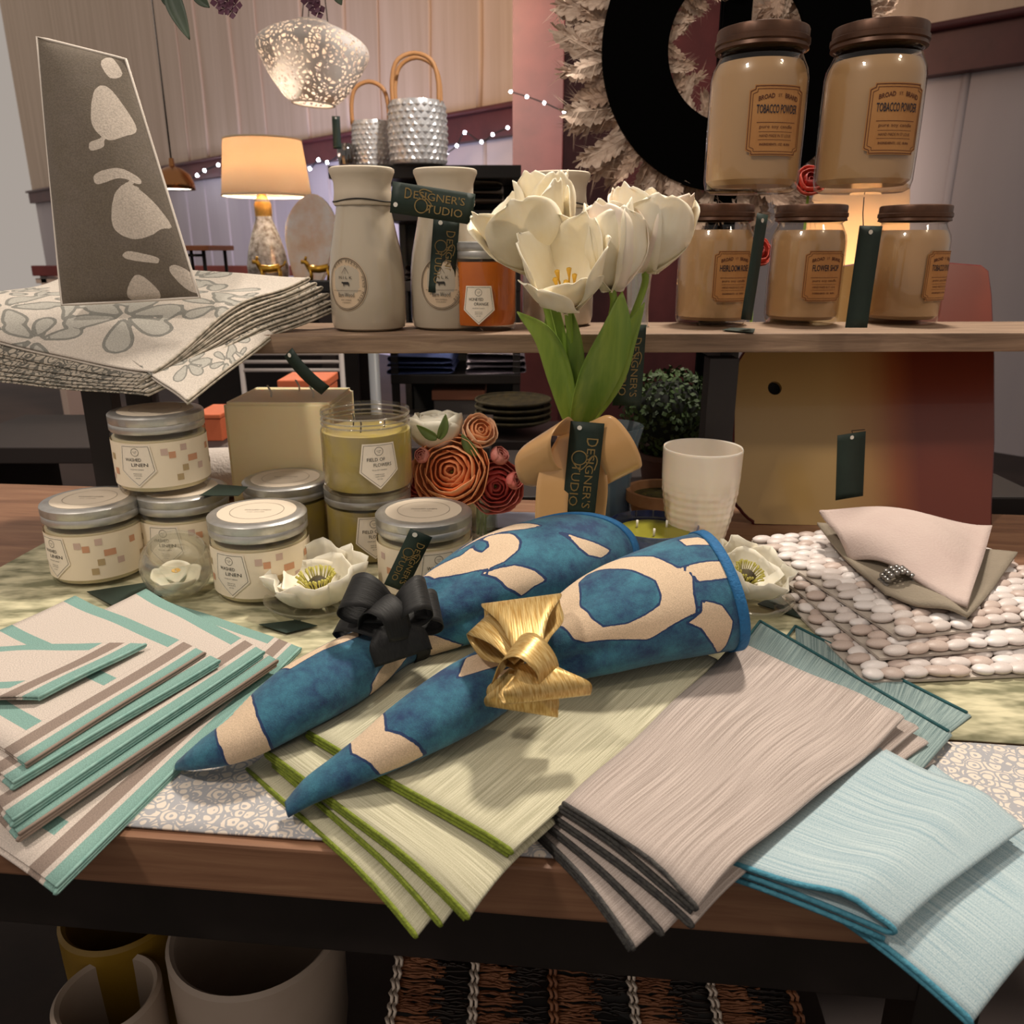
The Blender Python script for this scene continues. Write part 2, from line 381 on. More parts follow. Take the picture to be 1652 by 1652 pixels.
# red iron column: flange toward the lamp side, web turned away
cx = Wy(860, 400, 4.2)
col = thing('trim_2', 'red iron steel column with salmon lit face behind the tulips', 'column', (cx.x+.02, 4.2, FLOOR)); del col['category']; col['kind'] = 'structure'
fw = .245
box('flange', (fw, .03, 5), M_iron, col, (0, 0, 0), .004, (0, 0, math.radians(-14)), True)
box('web', (.95, .02, 5), M_iron, col, (.55, .30, 0), .002, (0, 0, math.radians(24)), True)
box('flange', (.03, .25, 5), M_iron, col, (1.0, .5, 0), .004, (0, 0, math.radians(24)), True)

# ================================================================ TABLE
M_wood = wood('table_wood', '6c4a35', '876148', '9c7759', (1.5, 18, 26), .5)
M_black = mat('black_steel', '17130f', .45, c2='201a17', ns=20)
e0 = Wz(207, 1350, 0); e1 = Wz(1190, 1424, 0)
tdir = (e1-e0).normalized(); tin = Vector((-tdir.y, tdir.x, 0))   # tin points to the back of the table
if tin.y < 0: tin = -tin
tyaw = math.atan2(tdir.y, tdir.x); TE = e0 + tdir*((0-e0.x)/tdir.x)    # edge point at x = 0
def edge_over(x, y):   # distance in front of the table edge (negative on the table)
    return -((Vector((x, y, 0))-TE).dot(tin))
tb = thing('display_table', 'wood topped display table with black steel frame', 'table', (TE.x, TE.y, 0), (0, 0, tyaw))
box('table_top', (1.9, .64, .033), M_wood, tb, (0, .32, -.0165), .002)
box('apron', (1.1, .022, .05), M_black, tb, (-.33, .025, -.033-.025), .001)
box('apron', (1.9, .022, .05), M_black, tb, (0, .61, -.033-.025), .001)
for x, y in ((.235, .03), (.235, .61), (-.92, .03), (-.92, .61)):
    box('leg', (.034, .034, abs(FLOOR)-.033), M_black, tb, (x, y, FLOOR), .001, None, True)
box('apron', (.022, .60, .05), M_black, tb, (.235, .32, -.058), .001)
box('apron', (.022, .60, .05), M_black, tb, (-.92, .32, -.058), .001)
box('lower_shelf', (1.2, .60, .025), mat('dark_board', '241915', .6, c2='30221c', ns=14), tb, (-.33, .32, -.40), .001)
# runner cloths on the table
def damask(name, light_, dark, sc_=46, ew=.07, rw=.45):
    if name in MATS: return MATS[name]
    m, nt, nd, lk, b = newmat(name); b.inputs['Roughness'].default_value = .9
    tc = N(nd, 'ShaderNodeTexCoord'); mp = N(nd, 'ShaderNodeMapping'); mp.inputs['Scale'].default_value = (sc_, sc_, sc_); lk.new(tc.outputs['UV'], mp.inputs[0])
    nz = N(nd, 'ShaderNodeTexNoise', i_Scale=.9, i_Detail=2); lk.new(mp.outputs[0], nz.inputs['Vector'])
    mx = N(nd, 'ShaderNodeMix', data_type='RGBA', i_0=.35); lk.new(mp.outputs[0], mx.inputs[6]); lk.new(nz.outputs[1], mx.inputs[7])
    v = N(nd, 'ShaderNodeTexVoronoi', feature='DISTANCE_TO_EDGE', i_Scale=1.6); lk.new(mx.outputs[2], v.inputs['Vector'])
    v2 = N(nd, 'ShaderNodeTexVoronoi', feature='F1', i_Scale=1.6); lk.new(mx.outputs[2], v2.inputs['Vector'])
    sn = N(nd, 'ShaderNodeMath', operation='SINE'); mu = N(nd, 'ShaderNodeMath', operation='MULTIPLY', i_1=16.0); lk.new(v2.outputs['Distance'], mu.inputs[0]); lk.new(mu.outputs[0], sn.inputs[0])
    r1 = N(nd, 'ShaderNodeMath', operation='LESS_THAN', i_1=ew); lk.new(v.outputs['Distance'], r1.inputs[0])
    r2 = N(nd, 'ShaderNodeMath', operation='GREATER_THAN', i_1=rw); lk.new(sn.outputs[0], r2.inputs[0])
    mxx = N(nd, 'ShaderNodeMath', operation='MAXIMUM'); lk.new(r1.outputs[0], mxx.inputs[0]); lk.new(r2.outputs[0], mxx.inputs[1])
    c = N(nd, 'ShaderNodeMix', data_type='RGBA'); lk.new(mxx.outputs[0], c.inputs[0]); c.inputs[6].default_value = lin(light_); c.inputs[7].default_value = lin(dark)
    lk.new(c.outputs[2], b.inputs['Base Color']); MATS[name] = m; return m
def cloth_flat(name, c4, z, m, label, cat, n=12, th=.0012, uvs=1.0, wav=.0006):
    A, B, C, D = [Vector(p) for p in c4]; w = (B-A).length; l = (D-A).length
    def fn(u, v):
        p = A.lerp(B, u).lerp(D.lerp(C, u), v); p.z = z + wav*math.sin(u*40+v*9); return p
    V, Fc, UV = gridf(n, n, fn); o = mesh(name, V, Fc, m, uv=[(a*w*uvs, b*l*uvs) for a, b in UV]); solid(o, th, 1); return props(o, label, cat)
def tp(s, t, z=0): return TE + tdir*s + tin*t + Vector((0, 0, z))
cloth_flat('table_runner', [tp(-.55, .006), tp(.36, .006), tp(.36, .135), tp(-.55, .135)], .0012, damask('damask_print', 'd9cdc0', 'a2a2a6', 120), 'pale cloth with grey damask print along the table front', 'runner')
M_leaf = mat('watercolour_leaf', '77765a', .9, c2='cfc8a6', ns=26, stretch=(1, 2.6, 1), bump=.1, detail=3)
cloth_flat('placemat', [tp(-.55, .138), tp(.44, .138), tp(.44, .48), tp(-.55, .48)], .0014, M_leaf, 'green and cream leaf printed cloth under the candles', 'placemat')

# ================================================================ RISER SHELF behind the candles
s0 = Wz(430, 540, .222); s1 = Wz(1445, 535, .222)
SY = s0.y; syaw = math.atan2(s1.y-s0.y, s1.x-s0.x)*.5
M_plank = wood('weathered_plank', '665141', '8a715c', 'a68d74', (3, 40, 40), .6)
ri = thing('riser_shelf', 'low riser with pale wooden plank on dark steel legs', 'shelf', (0, SY+.005, 0), (0, 0, syaw))
box('plank', (1.12, .135, .019), M_plank, ri, (.09, .0675, .2125), .0015)
M_leg = mat('dark_leg', '171112', .55, c2='1e1718', ns=9)
for x in (.2215,):
    box('leg', (.031, .024, .195), M_leg, ri, (x, .02, .001), .001, None, True)
    box('brace', (.020, .09, .014), M_leg, ri, (x+.012, .078, .196), .001)
    box('foot', (.020, .10, .006), M_leg, ri, (x+.012, .078, .004), .001)
for x in (-.43,):
    for y in (.018, .117): box('leg', (.030, .022, .19), M_leg, ri, (x, y, .001), .001, None, True)
    box('brace', (.028, .09, .018), M_leg, ri, (x, .068, .19), .001)
# ================================================================ CANDLES
M_glass = glass('clear_glass'); M_lid = mat('brushed_tin', 'b9b7b3', .38, .75, c2='c9c7c3', ns=60)
M_wax = mat('cream_wax', 'e6dab6', .45, sss=.15); M_wax2 = mat('milk_wax', 'b8946a', .3, coat=.4, sss=.1)
M_ywax = mat('yellow_wax', 'b8a654', .35, c2='ab9c74', ns=28, detail=2); M_owax = mat('orange_wax', 'd8741c', .35, c2='c4641a', ns=18)
M_paper = mat('cream_paper', 'eee2cf', .8); M_ink = mat('black_ink', '2a2622', .8); M_ink2 = mat('grey_ink', '8d8378', .8)
M_sleeve = mat('sleeve_paper', 'efe0c6', .75)
M_sq = [mat('sq_a', 'cf9a78', .8), mat('sq_b', 'b9a27a', .8), mat('sq_c', 'cdb2a4', .8)]
M_kraft = mat('kraft_paper', 'a9743f', .75, c2='b07d48', ns=30); M_brownink = mat('brown_ink', '5a2f1c', .8); M_blueink = mat('navy_ink', '22202e', .8)
M_lidbrown = mat('rust_lid', '4a3021', .4, .5, c2='5b3c2a', ns=40)
M_wick = mat('wick', '3a3128', .9)
PENT = [(-.0155, .019), (.0155, .019), (.0195, -.009), (0, -.026), (-.0195, -.009)]
def pent_label(t, R, z0, ang, l1, l2, s=1.0, outl=True):
    P = [(x*s, y*s) for x, y in PENT]
    lab = ink('label', [stripcut(P, .004)], on_cyl(R+.0008, z0, ang), M_paper, t)
    it = [ringp(0, .0115*s, .0042*s, .0004*s, 20), fit(l1, -.0030*s, .0036*s, .0175*s, .0034*s), fit(l2, .0032*s, -.0018*s, .0175*s, .0034*s), fit('POUR SOY CANDLE', 0, -.0068*s, .0145*s, .0011*s),
          fit('MADE IN USA', 0, -.0112*s, .009*s, .001*s), fit('HAND POURED', 0, -.0132*s, .009*s, .001*s), fit('8.5 OZ', 0, -.0158*s, .005*s, .001*s), fit('candle', 0, .0121*s, .0045*s, .001*s), fit('co', 0, .0104*s, .002*s, .0009*s)]
    if outl: it.append(outline([(x*.91, y*.91) for x, y in P], .0003))
    ink('lettering', it, on_cyl(R+.0011, z0, ang), M_ink, lab)
def tumbler(name, label, px, py, z, kind, ang=0, lid=True, R=.0435, H=.078, group=None, loc=None, top=True):
    loc = Vector(loc) if loc is not None else Wz(px, py, z)
    t = thing(name, label, 'candle', loc, group=group)
    nh = H-.019
    gp = [(0, .0005), (R*.92, .0005), (R*.985, .004), (R, .009), (R, nh), (R*.965, nh+.003), (R*.955, H-.002 if lid else H-.004)]
    if not lid: gp = gp[:-1]+[(R*.955, H-.013), (R*.975, H-.012), (R*.955, H-.0105), (R*.955, H-.008), (R*.975, H-.007), (R*.955, H-.0055)]+[(R*.97, H-.0035), (R*.985, H-.0015), (R*.97, H), (R*.945, H-.001), (R*.93, H-.005), (R*.93, nh)]
    lathe('glass_jar', gp, M_glass, t, seg=48)
    for zz_ in ((H-.004, H-.009, H-.013) if not lid else ()): tube('screw_thread', [(R*.965*math.cos(a), R*.965*math.sin(a), zz_) for a in np.linspace(0, 2*PI, 49)[:-1]], .0009, glass('glass_edge', 'e6e8e2', .95, .05, .15, .25, 'cfc6ba'), t, 6, True)
    w = {'linen': M_wax, 'field': M_ywax, 'orange': M_owax}[kind]
    zt = nh-.001 if kind != 'linen' else nh-.004
    lathe('wax', [(0, .006), (R*.93, .006), (R*.972, .010), (R*.972, zt), (0, zt)], w, t, seg=40)
    for a in range(3 if not lid else 0):
        x = .018*math.cos(a*2.1+.4); y = .018*math.sin(a*2.1+.4); tube('wick', [(x, y, zt), (x+.001, y, zt+.008), (x, y+.001, zt+.012)], .0008, M_wick, t, 6)
    if lid:
        L = R*1.005; pr = [(0, H), (L*.9, H), (L*.97, H-.0006), (L, H-.002), (L, H-.0085), (L*.985, H-.0095), (L, H-.0108), (L, H-.0155), (L*.975, H-.017), (L*.94, H-.017)]
        ld = lathe('lid', pr, M_lid, t, seg=96, rfn=lambda a, z: 1+(.006*(math.sin(a*48) > 0) if H-.0085 <= z <= H-.0015 else 0))
        if top:
            lathe('lid_label', [(0, H+.0004), (R*.8, H+.0004), (R*.8, H)], mat('lid_paper', 'd6c8b4', .7), ld, seg=40)
            it = [fit('WASHED LINEN' if kind == 'linen' else 'FIELD OF FLOWERS', 0, .002, .024, .003), fit('soy candle', 0, -.004, .016, .0022), ringp(0, 0, R*.55, .0004, 40)]
            ink('lettering', it, lambda x, y: (x, y, H+.0007), M_ink2, ld)
    if kind == 'linen':
        z0, z1 = .0105, nh-.0055
        lathe('sleeve', [(R+.0004, z0), (R+.0004, z1)], M_sleeve, t, seg=64)
        for a, hz_, mi, wq in ((.60, .86, 2, 1), (.76, .76, 0, 1), (1.02, .93, 2, 1), (1.22, .60, 0, 1.7), (1.02, .36, 1, 1), (.88, .12, 1, 1), (1.42, .33, 2, 1), (1.75, .8, 0, 1), (2.0, .3, 1, 1), (2.4, .6, 0, 1), (-.62, .30, 0, 1), (-.85, .12, 2, 1), (-.70, .70, 1, 1), (-1.1, .5, 0, 1), (-1.3, .85, 2, 1)):
            q = .0031; x = (a+ang)*R; yy = z0+.004+hz_*(z1-z0-.008); ink('printed_square', [stripcut([(x-q*wq, yy-q), (x+q*wq, yy-q), (x+q*wq, yy+q), (x-q*wq, yy+q)], .003)], on_cyl(R+.0007, 0, 0), M_sq[mi], t)
        pent_label(t, R+.0003, (z0+z1)/2+.003, ang, 'WASHED', 'LINEN', .92)
    elif kind == 'field': pent_label(t, R, .036, ang, 'FIELD OF', 'FLOWERS', .98)
    else: pent_label(t, R, .030, ang, 'HONEYED', 'ORANGE', .86)
    return t
tumbler('candle_jar', 'cream candle jar with tin lid, nearest on the left beside the white poppy', 428, 952, 0, 'linen', -.35)
tumbler('candle_jar', 'cream candle jar with tin lid behind the clear glass ball', 308, 905, 0, 'linen', -.1)
tumbler('candle_jar', 'cream candle jar with tin lid cut off at the left edge', 166, 925, 0, 'linen', -.5)
tumbler('candle_jar', 'cream candle jar stacked on top of two others below the printed napkins', 268, 784, .078, 'linen', -.12)
tumbler('candle_jar', 'cream candle jar with tin lid behind the rolled blue napkins', 688, 950, 0, 'linen', .38)
tumbler('candle_jar', 'yellow candle jar without lid stacked on top of another', 596, 787, .0785, 'field', .42, lid=False, H=.080)
tumbler('candle_jar', 'yellow candle jar with tin lid carrying the open one', 599, 893, 0, 'field', .28)
tumbler('candle_jar', 'yellow candle jar with tin lid in front of the square candle', 471, 884, 0, 'field', 2.4)
tumbler('candle_jar', 'orange candle jar with tin lid on the shelf', 781, 531, .222, 'orange', -.12, R=.0345, H=.0895, top=False)

# ---- tall mason jar candles
def mason(label, px, py, z, name1, ang=0, R=.0405, H=.128, group=None, loc=None):
    loc = Vector(loc) if loc is not None else Wz(px, py, z)
    t = thing('mason_jar_candle', label, 'candle', loc, group=group)
    r = .0335
    body = [(0, .0005), (R*.85, .0005), (R*.96, .003), (R, .010), (R*1.01, H*.40), (R, H*.70), (R*.97, H*.755), (R*.90, H*.80), (r*1.03, H*.835), (r, H*.85), (r*1.06, H*.862), (r, H*.875), (r, H*.985)]
    lathe('glass_jar', body, M_glass, t, seg=48)
    lathe('wax', [(0, .006), (R*.84, .006), (R*.95, .010), (R*.965, .016), (R*.975, H*.4), (R*.965, H*.70), (R*.93, H*.752), (R*.86, H*.795), (0, H*.797)], M_wax2, t, seg=40)
    L = r*1.12
    lathe('lid', [(0, H), (L*.93, H), (L*.985, H-.0006), (L, H-.002), (L, H-.008), (L*1.035, H-.009), (L*1.035, H-.0125), (L, H-.0135), (L*1.02, H-.0165), (L*.95, H-.0172), (L*.9, H-.0172)], M_lidbrown, t, seg=96, rfn=lambda a, z: 1+(.006*(math.sin(a*48) > 0) if H-.008 <= z <= H-.0015 else 0))
    w, h, c = .0245, .0265, .004
    P = [(-w+c, h), (w-c, h), (w-c, h-c*.6), (w, h-c), (w, -h+c), (w-c, -h+c*.6), (w-c, -h), (-w+c, -h), (-w+c, -h+c*.6), (-w, -h+c), (-w, h-c), (-w+c, h-c*.6)]
    z0 = H*.42; g = on_cyl(R*1.01+.0006, z0, ang)
    lab = ink('label', [stripcut(P, .004)], g, M_kraft, t)
    s = .88; it = [outline([(x*.96, y*.96) for x, y in P], .0006), outline([(x*s, y*s) for x, y in P], .0004)]
    arch = lambda vf, k=.0022: ([(x, y - k*(x/.016)**2) for x, y in vf[0]], vf[1])
    it += [linep(-.017, -.0015, .017, -.0015, .0004), linep(-.015, -.0085, .015, -.0085, .0003), linep(-.015, -.0145, .015, -.0145, .0003),
           arch(fit('BROAD', -.0105, .0185, .013, .0036, .02)), fit('ST.', .0008, .0185, .004, .0022), arch(fit('BRAND', .0115, .0185, .013, .0036, .02)), fit('pure soy candle', 0, -.0050, .029, .0034), fit('HAND MADE IN ST LOUIS', 0, -.0115, .028, .0022), fit('INGREDIENTS : OZ : BURN', 0, -.0180, .027, .0018, .02)]
    ink('lettering', it, on_cyl(R*1.01+.0009, z0, ang), M_brownink, lab)
    ink('scent_name', [fit(name1, 0, .0085, .036 if len(name1) > 11 else .032, .0066, .012)], on_cyl(R*1.01+.0010, z0, ang), M_blueink, lab)
    return t
mason('tall jar candle reading heirloom rose on the shelf next to the tulips', 1146, 523, .222, 'HEIRLOOM ROSE', .33)
mason('tall jar candle reading flower shop on the shelf', 1290, 522, .222, 'FLOWER SHOP', .22)
mason('tall jar candle on the shelf behind a hanging green tag', 1451, 521, .222, 'TOBACCO POWDER', .62)
mason('tall jar candle reading tobacco powder balanced on two jars', 1209, 313, .3505, 'TOBACCO POWDER', .16)
mason('tall jar candle in the top row at the far right', 1388, 312, .3505, 'TOBACCO POWDER', .14)

# ---- milk bottle candles
M_milk = mat('milk_glass', 'b8ab97', .22, coat=.6, sss=.1); M_cap = mat('cap_paper', 'c8baa6', .75); M_lab2 = mat('bottle_label', 'c9b194', .7)
def milk_bottle(label, px, py, loc=None, ang=0, s=1.0):
    loc = Wz(px, py, .222); t = thing('milk_bottle_candle', label, 'candle', loc)
    R = .0395*s; H = .160*s
    pr = [(0, .0005), (R*.84, .0005), (R*.95, .003), (R, .010), (R*1.0, .045), (R*.985, .060), (R*.93, .078), (R*.84, .095), (R*.76, .110), (R*.715, .119), (R*.70, .125), (R*.76, .1275), (R*.70, .130)]
    lathe('bottle', pr, M_milk, t, seg=56)
    lathe('cap_cover', [(R*.74, .124), (R*.77, .126), (R*.73, .137), (R*.735, .146), (R*.80, .153), (R*.835, .156), (R*.83, .159), (R*.78, .1602), (0, .1605)], M_cap, t, seg=56, rfn=lambda a, z: 1+.012*math.sin(a*11)*max(0, (.136-z)/.012) if z < .136 else 1)
    tube('cord', [(R*.77*math.cos(a), R*.77*math.sin(a), .1285+.0012*math.sin(3*a)) for a in np.linspace(0, 2*PI, 40)[:-1]], .0008, M_ink, t, 6, True)
    Rz = lambda z: np.interp(z, [p[1] for p in pr[2:]], [p[0] for p in pr[2:]])
    r0 = .0235; z0 = .048
    lab = ink('label', [stripcut([(r0*math.cos(k*PI/20), r0*1.12*math.sin(k*PI/20)) for k in range(40)], .004)], on_cyl(lambda z: Rz(z)+.0006, z0, ang), M_lab2, t)
    it = [ringp(0, 0, r0*.97, .0006, 40, r0*1.09), ringp(0, 0, r0*.91, .0004, 40, r0*1.03)]
    it += [fit('M I L K', 0, .0065, .016, .0028), fit('Barn Wood', 0, -.0105, .019, .0042), linep(-.017, -.0062, .017, -.0062, .0003), fit('SOY CANDLE', 0, -.0155, .012, .0014), fit('LUXURIOUS', 0, -.0180, .010, .001)]
    for k, ch in enumerate('FARM FRESH'):   # words round the rim
        if ch != ' ':
            v, f = fit(ch, 0, r0*.86, .0016, .0022); a = (k-4.5)*-.16; it.append(([(x*math.cos(a)-y*math.sin(a), (x*math.sin(a)+y*math.cos(a))*1.1) for x, y in v], f))
    for k, ch in enumerate('HAND MADE'):
        if ch != ' ':
            v, f = fit(ch, 0, r0*.84, .0016, .0022); a = -1.25-k*.14; it.append(([(x*math.cos(a)-y*math.sin(a), (x*math.sin(a)+y*math.cos(a))*1.1) for x, y in v], f))
    it += [linep(-.004, .0105, 0, .0165, .0004), linep(.004, .0105, 0, .0165, .0004), linep(0, .010, 0, .0165, .0003)]
    cow = [(-.0045, .0028), (-.0038, .0036), (-.0028, .0030), (.0035, .0032), (.0044, .0022), (.0042, -.0012), (.0036, -.0012), (.0034, .0006), (-.0014, .0006), (-.0017, -.0012), (-.0023, -.0012), (-.0025, .0008), (-.0032, .0014), (-.0046, .0018)]
    it.append(stripcut([(x, y-.0008) for x, y in cow], .01))
    ink('lettering', it, on_cyl(lambda z: Rz(z)+.0010, z0, ang), M_ink, lab); return t
milk_bottle('white milk bottle candle on the shelf, leftmost of the row', 597, 531, ang=-.42)
milk_bottle('white milk bottle candle on the shelf behind two green tags', 724, 529, ang=-.1)
milk_bottle('white milk bottle candle on the shelf behind the tulips', 899, 524, ang=-.1)

# ---- large square candle
bc = Wz(462, 832, 0); bl = thing('block_candle', 'large square cream pillar candle standing under the shelf', 'candle', (-.249, .905, 0), (0, 0, math.radians(-2)))
M_block = mat('ivory_wax', 'f9e2b4', .4, c2='fce8be', ns=9, sss=.6)
bmw = bmesh.new(); bmesh.ops.create_cube(bmw, size=1)
for v in bmw.verts: v.co = Vector((v.co.x*.118, v.co.y*.105, v.co.z*.147+.0745))
bmesh.ops.bevel(bmw, geom=list(bmw.edges), offset=.0035, segments=3, affect='EDGES')
tf = max(bmw.faces, key=lambda f: f.calc_center_median().z + (f.calc_area()*10))
r_ = bmesh.ops.inset_region(bmw, faces=[tf], thickness=.005); 
for v in tf.verts: v.co.z -= .0012
me_ = bpy.data.meshes.new('wax_block'); bmw.to_mesh(me_); bmw.free(); me_.materials.append(M_block)
ob_ = bpy.data.objects.new('wax_block', me_); COL.objects.link(ob_); ob_.parent = bl
for x, y in ((-.02, -.01), (.028, -.012), (.0, .03)): tube('wick', [(x, y, .144), (x+.001, y, .152), (x-.003, y, .160)], .0011, mat('white_wick', 'e8e2d4', .9), bl, 6)

# ---- tinted bowl candle and milk glass cup
bw = thing('glass_bowl_candle', 'blue glass bowl candle with green wax behind the rolled napkins', 'candle', Wz(1050, 915, 0))
M_blueg = glass('blue_glass', '9aa8d4', .9, .03, .10, .22, '6a78b0')
lathe('glass_bowl', [(0, .001), (.026, .001), (.036, .010), (.0425, .028), (.0445, .046), (.0432, .0465), (.041, .028), (.034, .011), (0, .004)], M_blueg, bw, seg=48)
lathe('wax', [(0, .006), (.030, .0085), (.0385, .024), (.0400, .034), (.036, .0385), (0, .0405)], mat('olive_wax', '7d7a1e', .35, c2='8a8428', ns=30), bw, seg=40)
for a in (.5, 2.6, 4.6): tube('wick', [(.017*math.cos(a), .017*math.sin(a), .039), (.017*math.cos(a), .017*math.sin(a), .047)], .0012, mat('white_wick', 'e8e2d4', .9), bw, 6)
cu_ = thing('milk_glass_cup', 'white milk glass cup with quilted sides beside the shelf leg', 'cup', Wz(1121, 899, 0))
def quilt(a, z):
    k = max(0, min(1, (z-.012)/.01))*max(0, min(1, (.082-z)/.006)); return 1+.034*k*(.5+.5*math.sin(a*11+z*430)*math.sin(a*11-z*430))
zz = np.linspace(.004, .116, 60); rr = np.interp(zz, [.004, .02, .05, .085, .116], [.0205, .0265, .0335, .0385, .0392])
lathe('cup', [(0, .001), (.019, .001)]+list(zip(rr, zz))+[(.0385, .1175), (.0375, .1165), (.0368, .085), (.031, .05), (.022, .012), (0, .010)], mat('opal_glass', 'e9ddd0', .18, coat=.5, sss=.3), cu_, seg=120, rfn=quilt)
# ================================================================ PRICE TAGS
M_tag = mat('green_card', '16271f', .6, c2='1c2f26', ns=40); M_gold = mat('gold_print', '8f7748', .5, .2); M_eye = mat('eyelet_white', 'e6e1d6', .6)
M_string = mat('black_thread', '15120f', .9)
def tag_items(L, W):
    it = [fit('D', -L*.30, W*.20, L*.085, W*.34), fit("ESIGNER'S", L*.075, W*.19, L*.62, W*.25), ringp(-L*.135, -W*.14, W*.23, W*.035, 24, W*.24), fit('TUDIO', L*.15, -W*.20, L*.44, W*.26)]
    s = spline([(-L*.02, W*.34, 0), (-L*.12, W*.40, 0), (-L*.17, W*.28, 0), (-L*.05, W*.05, 0), (-L*.015, -W*.12, 0), (-L*.10, -W*.34, 0)], 14)
    for a, b in zip(s, s[1:]): it.append(linep(a.x, a.y, b.x, b.y, W*.035))
    return it
def hang_tag(label, loc, L, W, roll, yaw=0, tilt=0, printed_=True, string=None, bend=0):
    t = thing('price_tag', label, 'tag', loc, (math.radians(tilt), math.radians(roll), math.radians(yaw)))
    def fn(u, v):
        x = (u-.5)*L; return (x, bend*x*x, (v-.5)*W)
    V, Fc, _ = gridf(10, 2, fn); solid(mesh('card', V, Fc, M_tag, t), .0006, 0)
    f3 = lambda x, y: (x, bend*x*x-.0009, y)
    if printed_: ink('lettering', tag_items(L, W), f3, M_gold, t)
    ink('eyelet', [stripcut([(-L*.44+.0022*math.cos(k*.5), .0022*math.sin(k*.5)-W*.22*(1 if printed_ else 0)) for k in range(12)], .01)], lambda x, y: (x, bend*x*x-.0011, y), M_eye, t)
    if string:
        inv = t.matrix_basis.inverted(); tube('thread', [inv @ Vector(p) for p in string], .0005, M_string, t, 5)
    return t
hang_tag('dark green tag with gold lettering lying level across the second milk bottle', Wy(698, 328, .835), .080, .0285, 8, 4)
hang_tag('dark green tag hanging upright left of the orange candle', Wy(716, 414, .862), .073, .0265, 96, 2)
hang_tag('dark green lettered tag tied to the front of the tulip vase', Wy(940, 760, .735), .094, .0315, 94, -3)
hang_tag('dark green lettered tag hanging from the shelf right of the tulip leaves', Wy(1015, 590, .805), .080, .029, 91, 2)
hang_tag('plain dark green tag hanging in front of the rightmost shelf jar', Wy(1393, 448, .822), .096, .0235, 91, 8, printed_=False, string=[Wy(1393, 372, .823), Wy(1392, 345, .825), Wy(1394, 318, .828)])
hang_tag('plain dark green tag slanting between the heirloom rose and flower shop jars', Wy(1217, 432, .868), .105, .017, 96, 35, printed_=False)
hang_tag('tiny dark green tag hanging below the lace lantern', Wy(543, 214, 2.3), .078, .021, 91, 0, printed_=False, string=[Wy(543, 190, 2.3), Wy(541, 160, 2.3)])
hang_tag('dark green tag leaning on the candle jar behind the black bow', Wy(658, 905, .640), .058, .020, 116, -8, -12)
hang_tag('dark green tag hanging before the tan serving board', Wy(1372, 752, .83), .072, .032, 84, 10, printed_=False, string=[Wy(1378, 705, .835), Wy(1374, 695, .842), Wy(1395, 693, .846)])
hang_tag('plain tag curling down from the shelf above the square candle', Wy(492, 602, .815), .052, .0155, 48, 0, 25, printed_=False, bend=6)
def flat_tag(label, c4, z):
    P = [Wz(x, y, z) for x, y in c4]; o = mesh('price_tag', P, [(0, 1, 2, 3)], M_tag, smooth=False); solid(o, .0006, 1); return props(o, label, 'tag')
flat_tag('dark green tag lying flat at the left behind the striped napkins', [(140, 955), (196, 985), (262, 962), (238, 940)], .0045)
flat_tag('dark green tag lying flat in front of the white poppy candle', [(418, 1008), (462, 1022), (512, 1010), (478, 1001)], .0045)
flat_tag('dark green tag lying flat beside the pebble mats', [(1222, 975), (1300, 1000), (1352, 990), (1262, 955)], .0045)
flat_tag('dark green tag poking out over the shelf edge between jars', [(1165, 533), (1215, 537), (1218, 531), (1180, 529)], .2232)
flat_tag('dark green tag on the jar lid under the stacked candle', [(322, 800), (385, 800), (400, 786), (352, 782)], .0800)

# ================================================================ TULIPS
M_tulip = mat('tulip_white', 'faf2dc', .5, c2='f3e6c6', ns=35, stretch=(1, 1, .25), sss=.15); M_tpink = mat('tulip_blush', 'f6e0d0', .5, c2='f5ead0', ns=22, sss=.15)
M_stem = mat('tulip_stem', '7f9a36', .5, c2='8aa640', ns=30); M_leafg = mat('tulip_leaf', '64842a', .42, c2='8aa03c', ns=60, stretch=(1, 1, .06))
M_stamen = mat('stamen', 'd6a634', .6)
def petal(name, L, Wd, R, op, m, parent, az, seed=0, fold=0, nu=12, nv=8, tip=.75):
    rnd = random.Random(seed); ph = rnd.random()*6; ca, sa = math.cos(az), math.sin(az)
    def fn(u, v):
        v = v*2-1; u = .984*(1-(1-u)**1.5)
        w = Wd*(.36+.64*math.sin(PI/2*u/.52)) if u < .52 else Wd*max(0, 1-((u-.52)/.48)**3.4)**.5
        r = R*math.sin(PI/2*min(1, u*1.75)) + op*u**1.7; z = L*u*(1-.035*v*v*u)
        if fold: # petal bending out and down
            k = max(0, u-.35); r += fold*k*1.25; z -= fold*k*k*1.5
        x = w*v; rr = r-(x*x)/(2.2*max(R, .008))*(1-.3*u)+.0010*math.sin(v*7+ph)*u+.0012*math.sin(u*9+ph)*v; z += .0022*math.sin(v*5+ph)*u*u
        return (x*ca-rr*sa, x*sa+rr*ca, z)
    V, Fc, UV = gridf(nu, nv, fn); o = mesh(name, V, Fc, m, parent); solid(o, .0006, 0); return o
VB = Wz(935, 892, 0); VX, VY = VB.x, VB.y
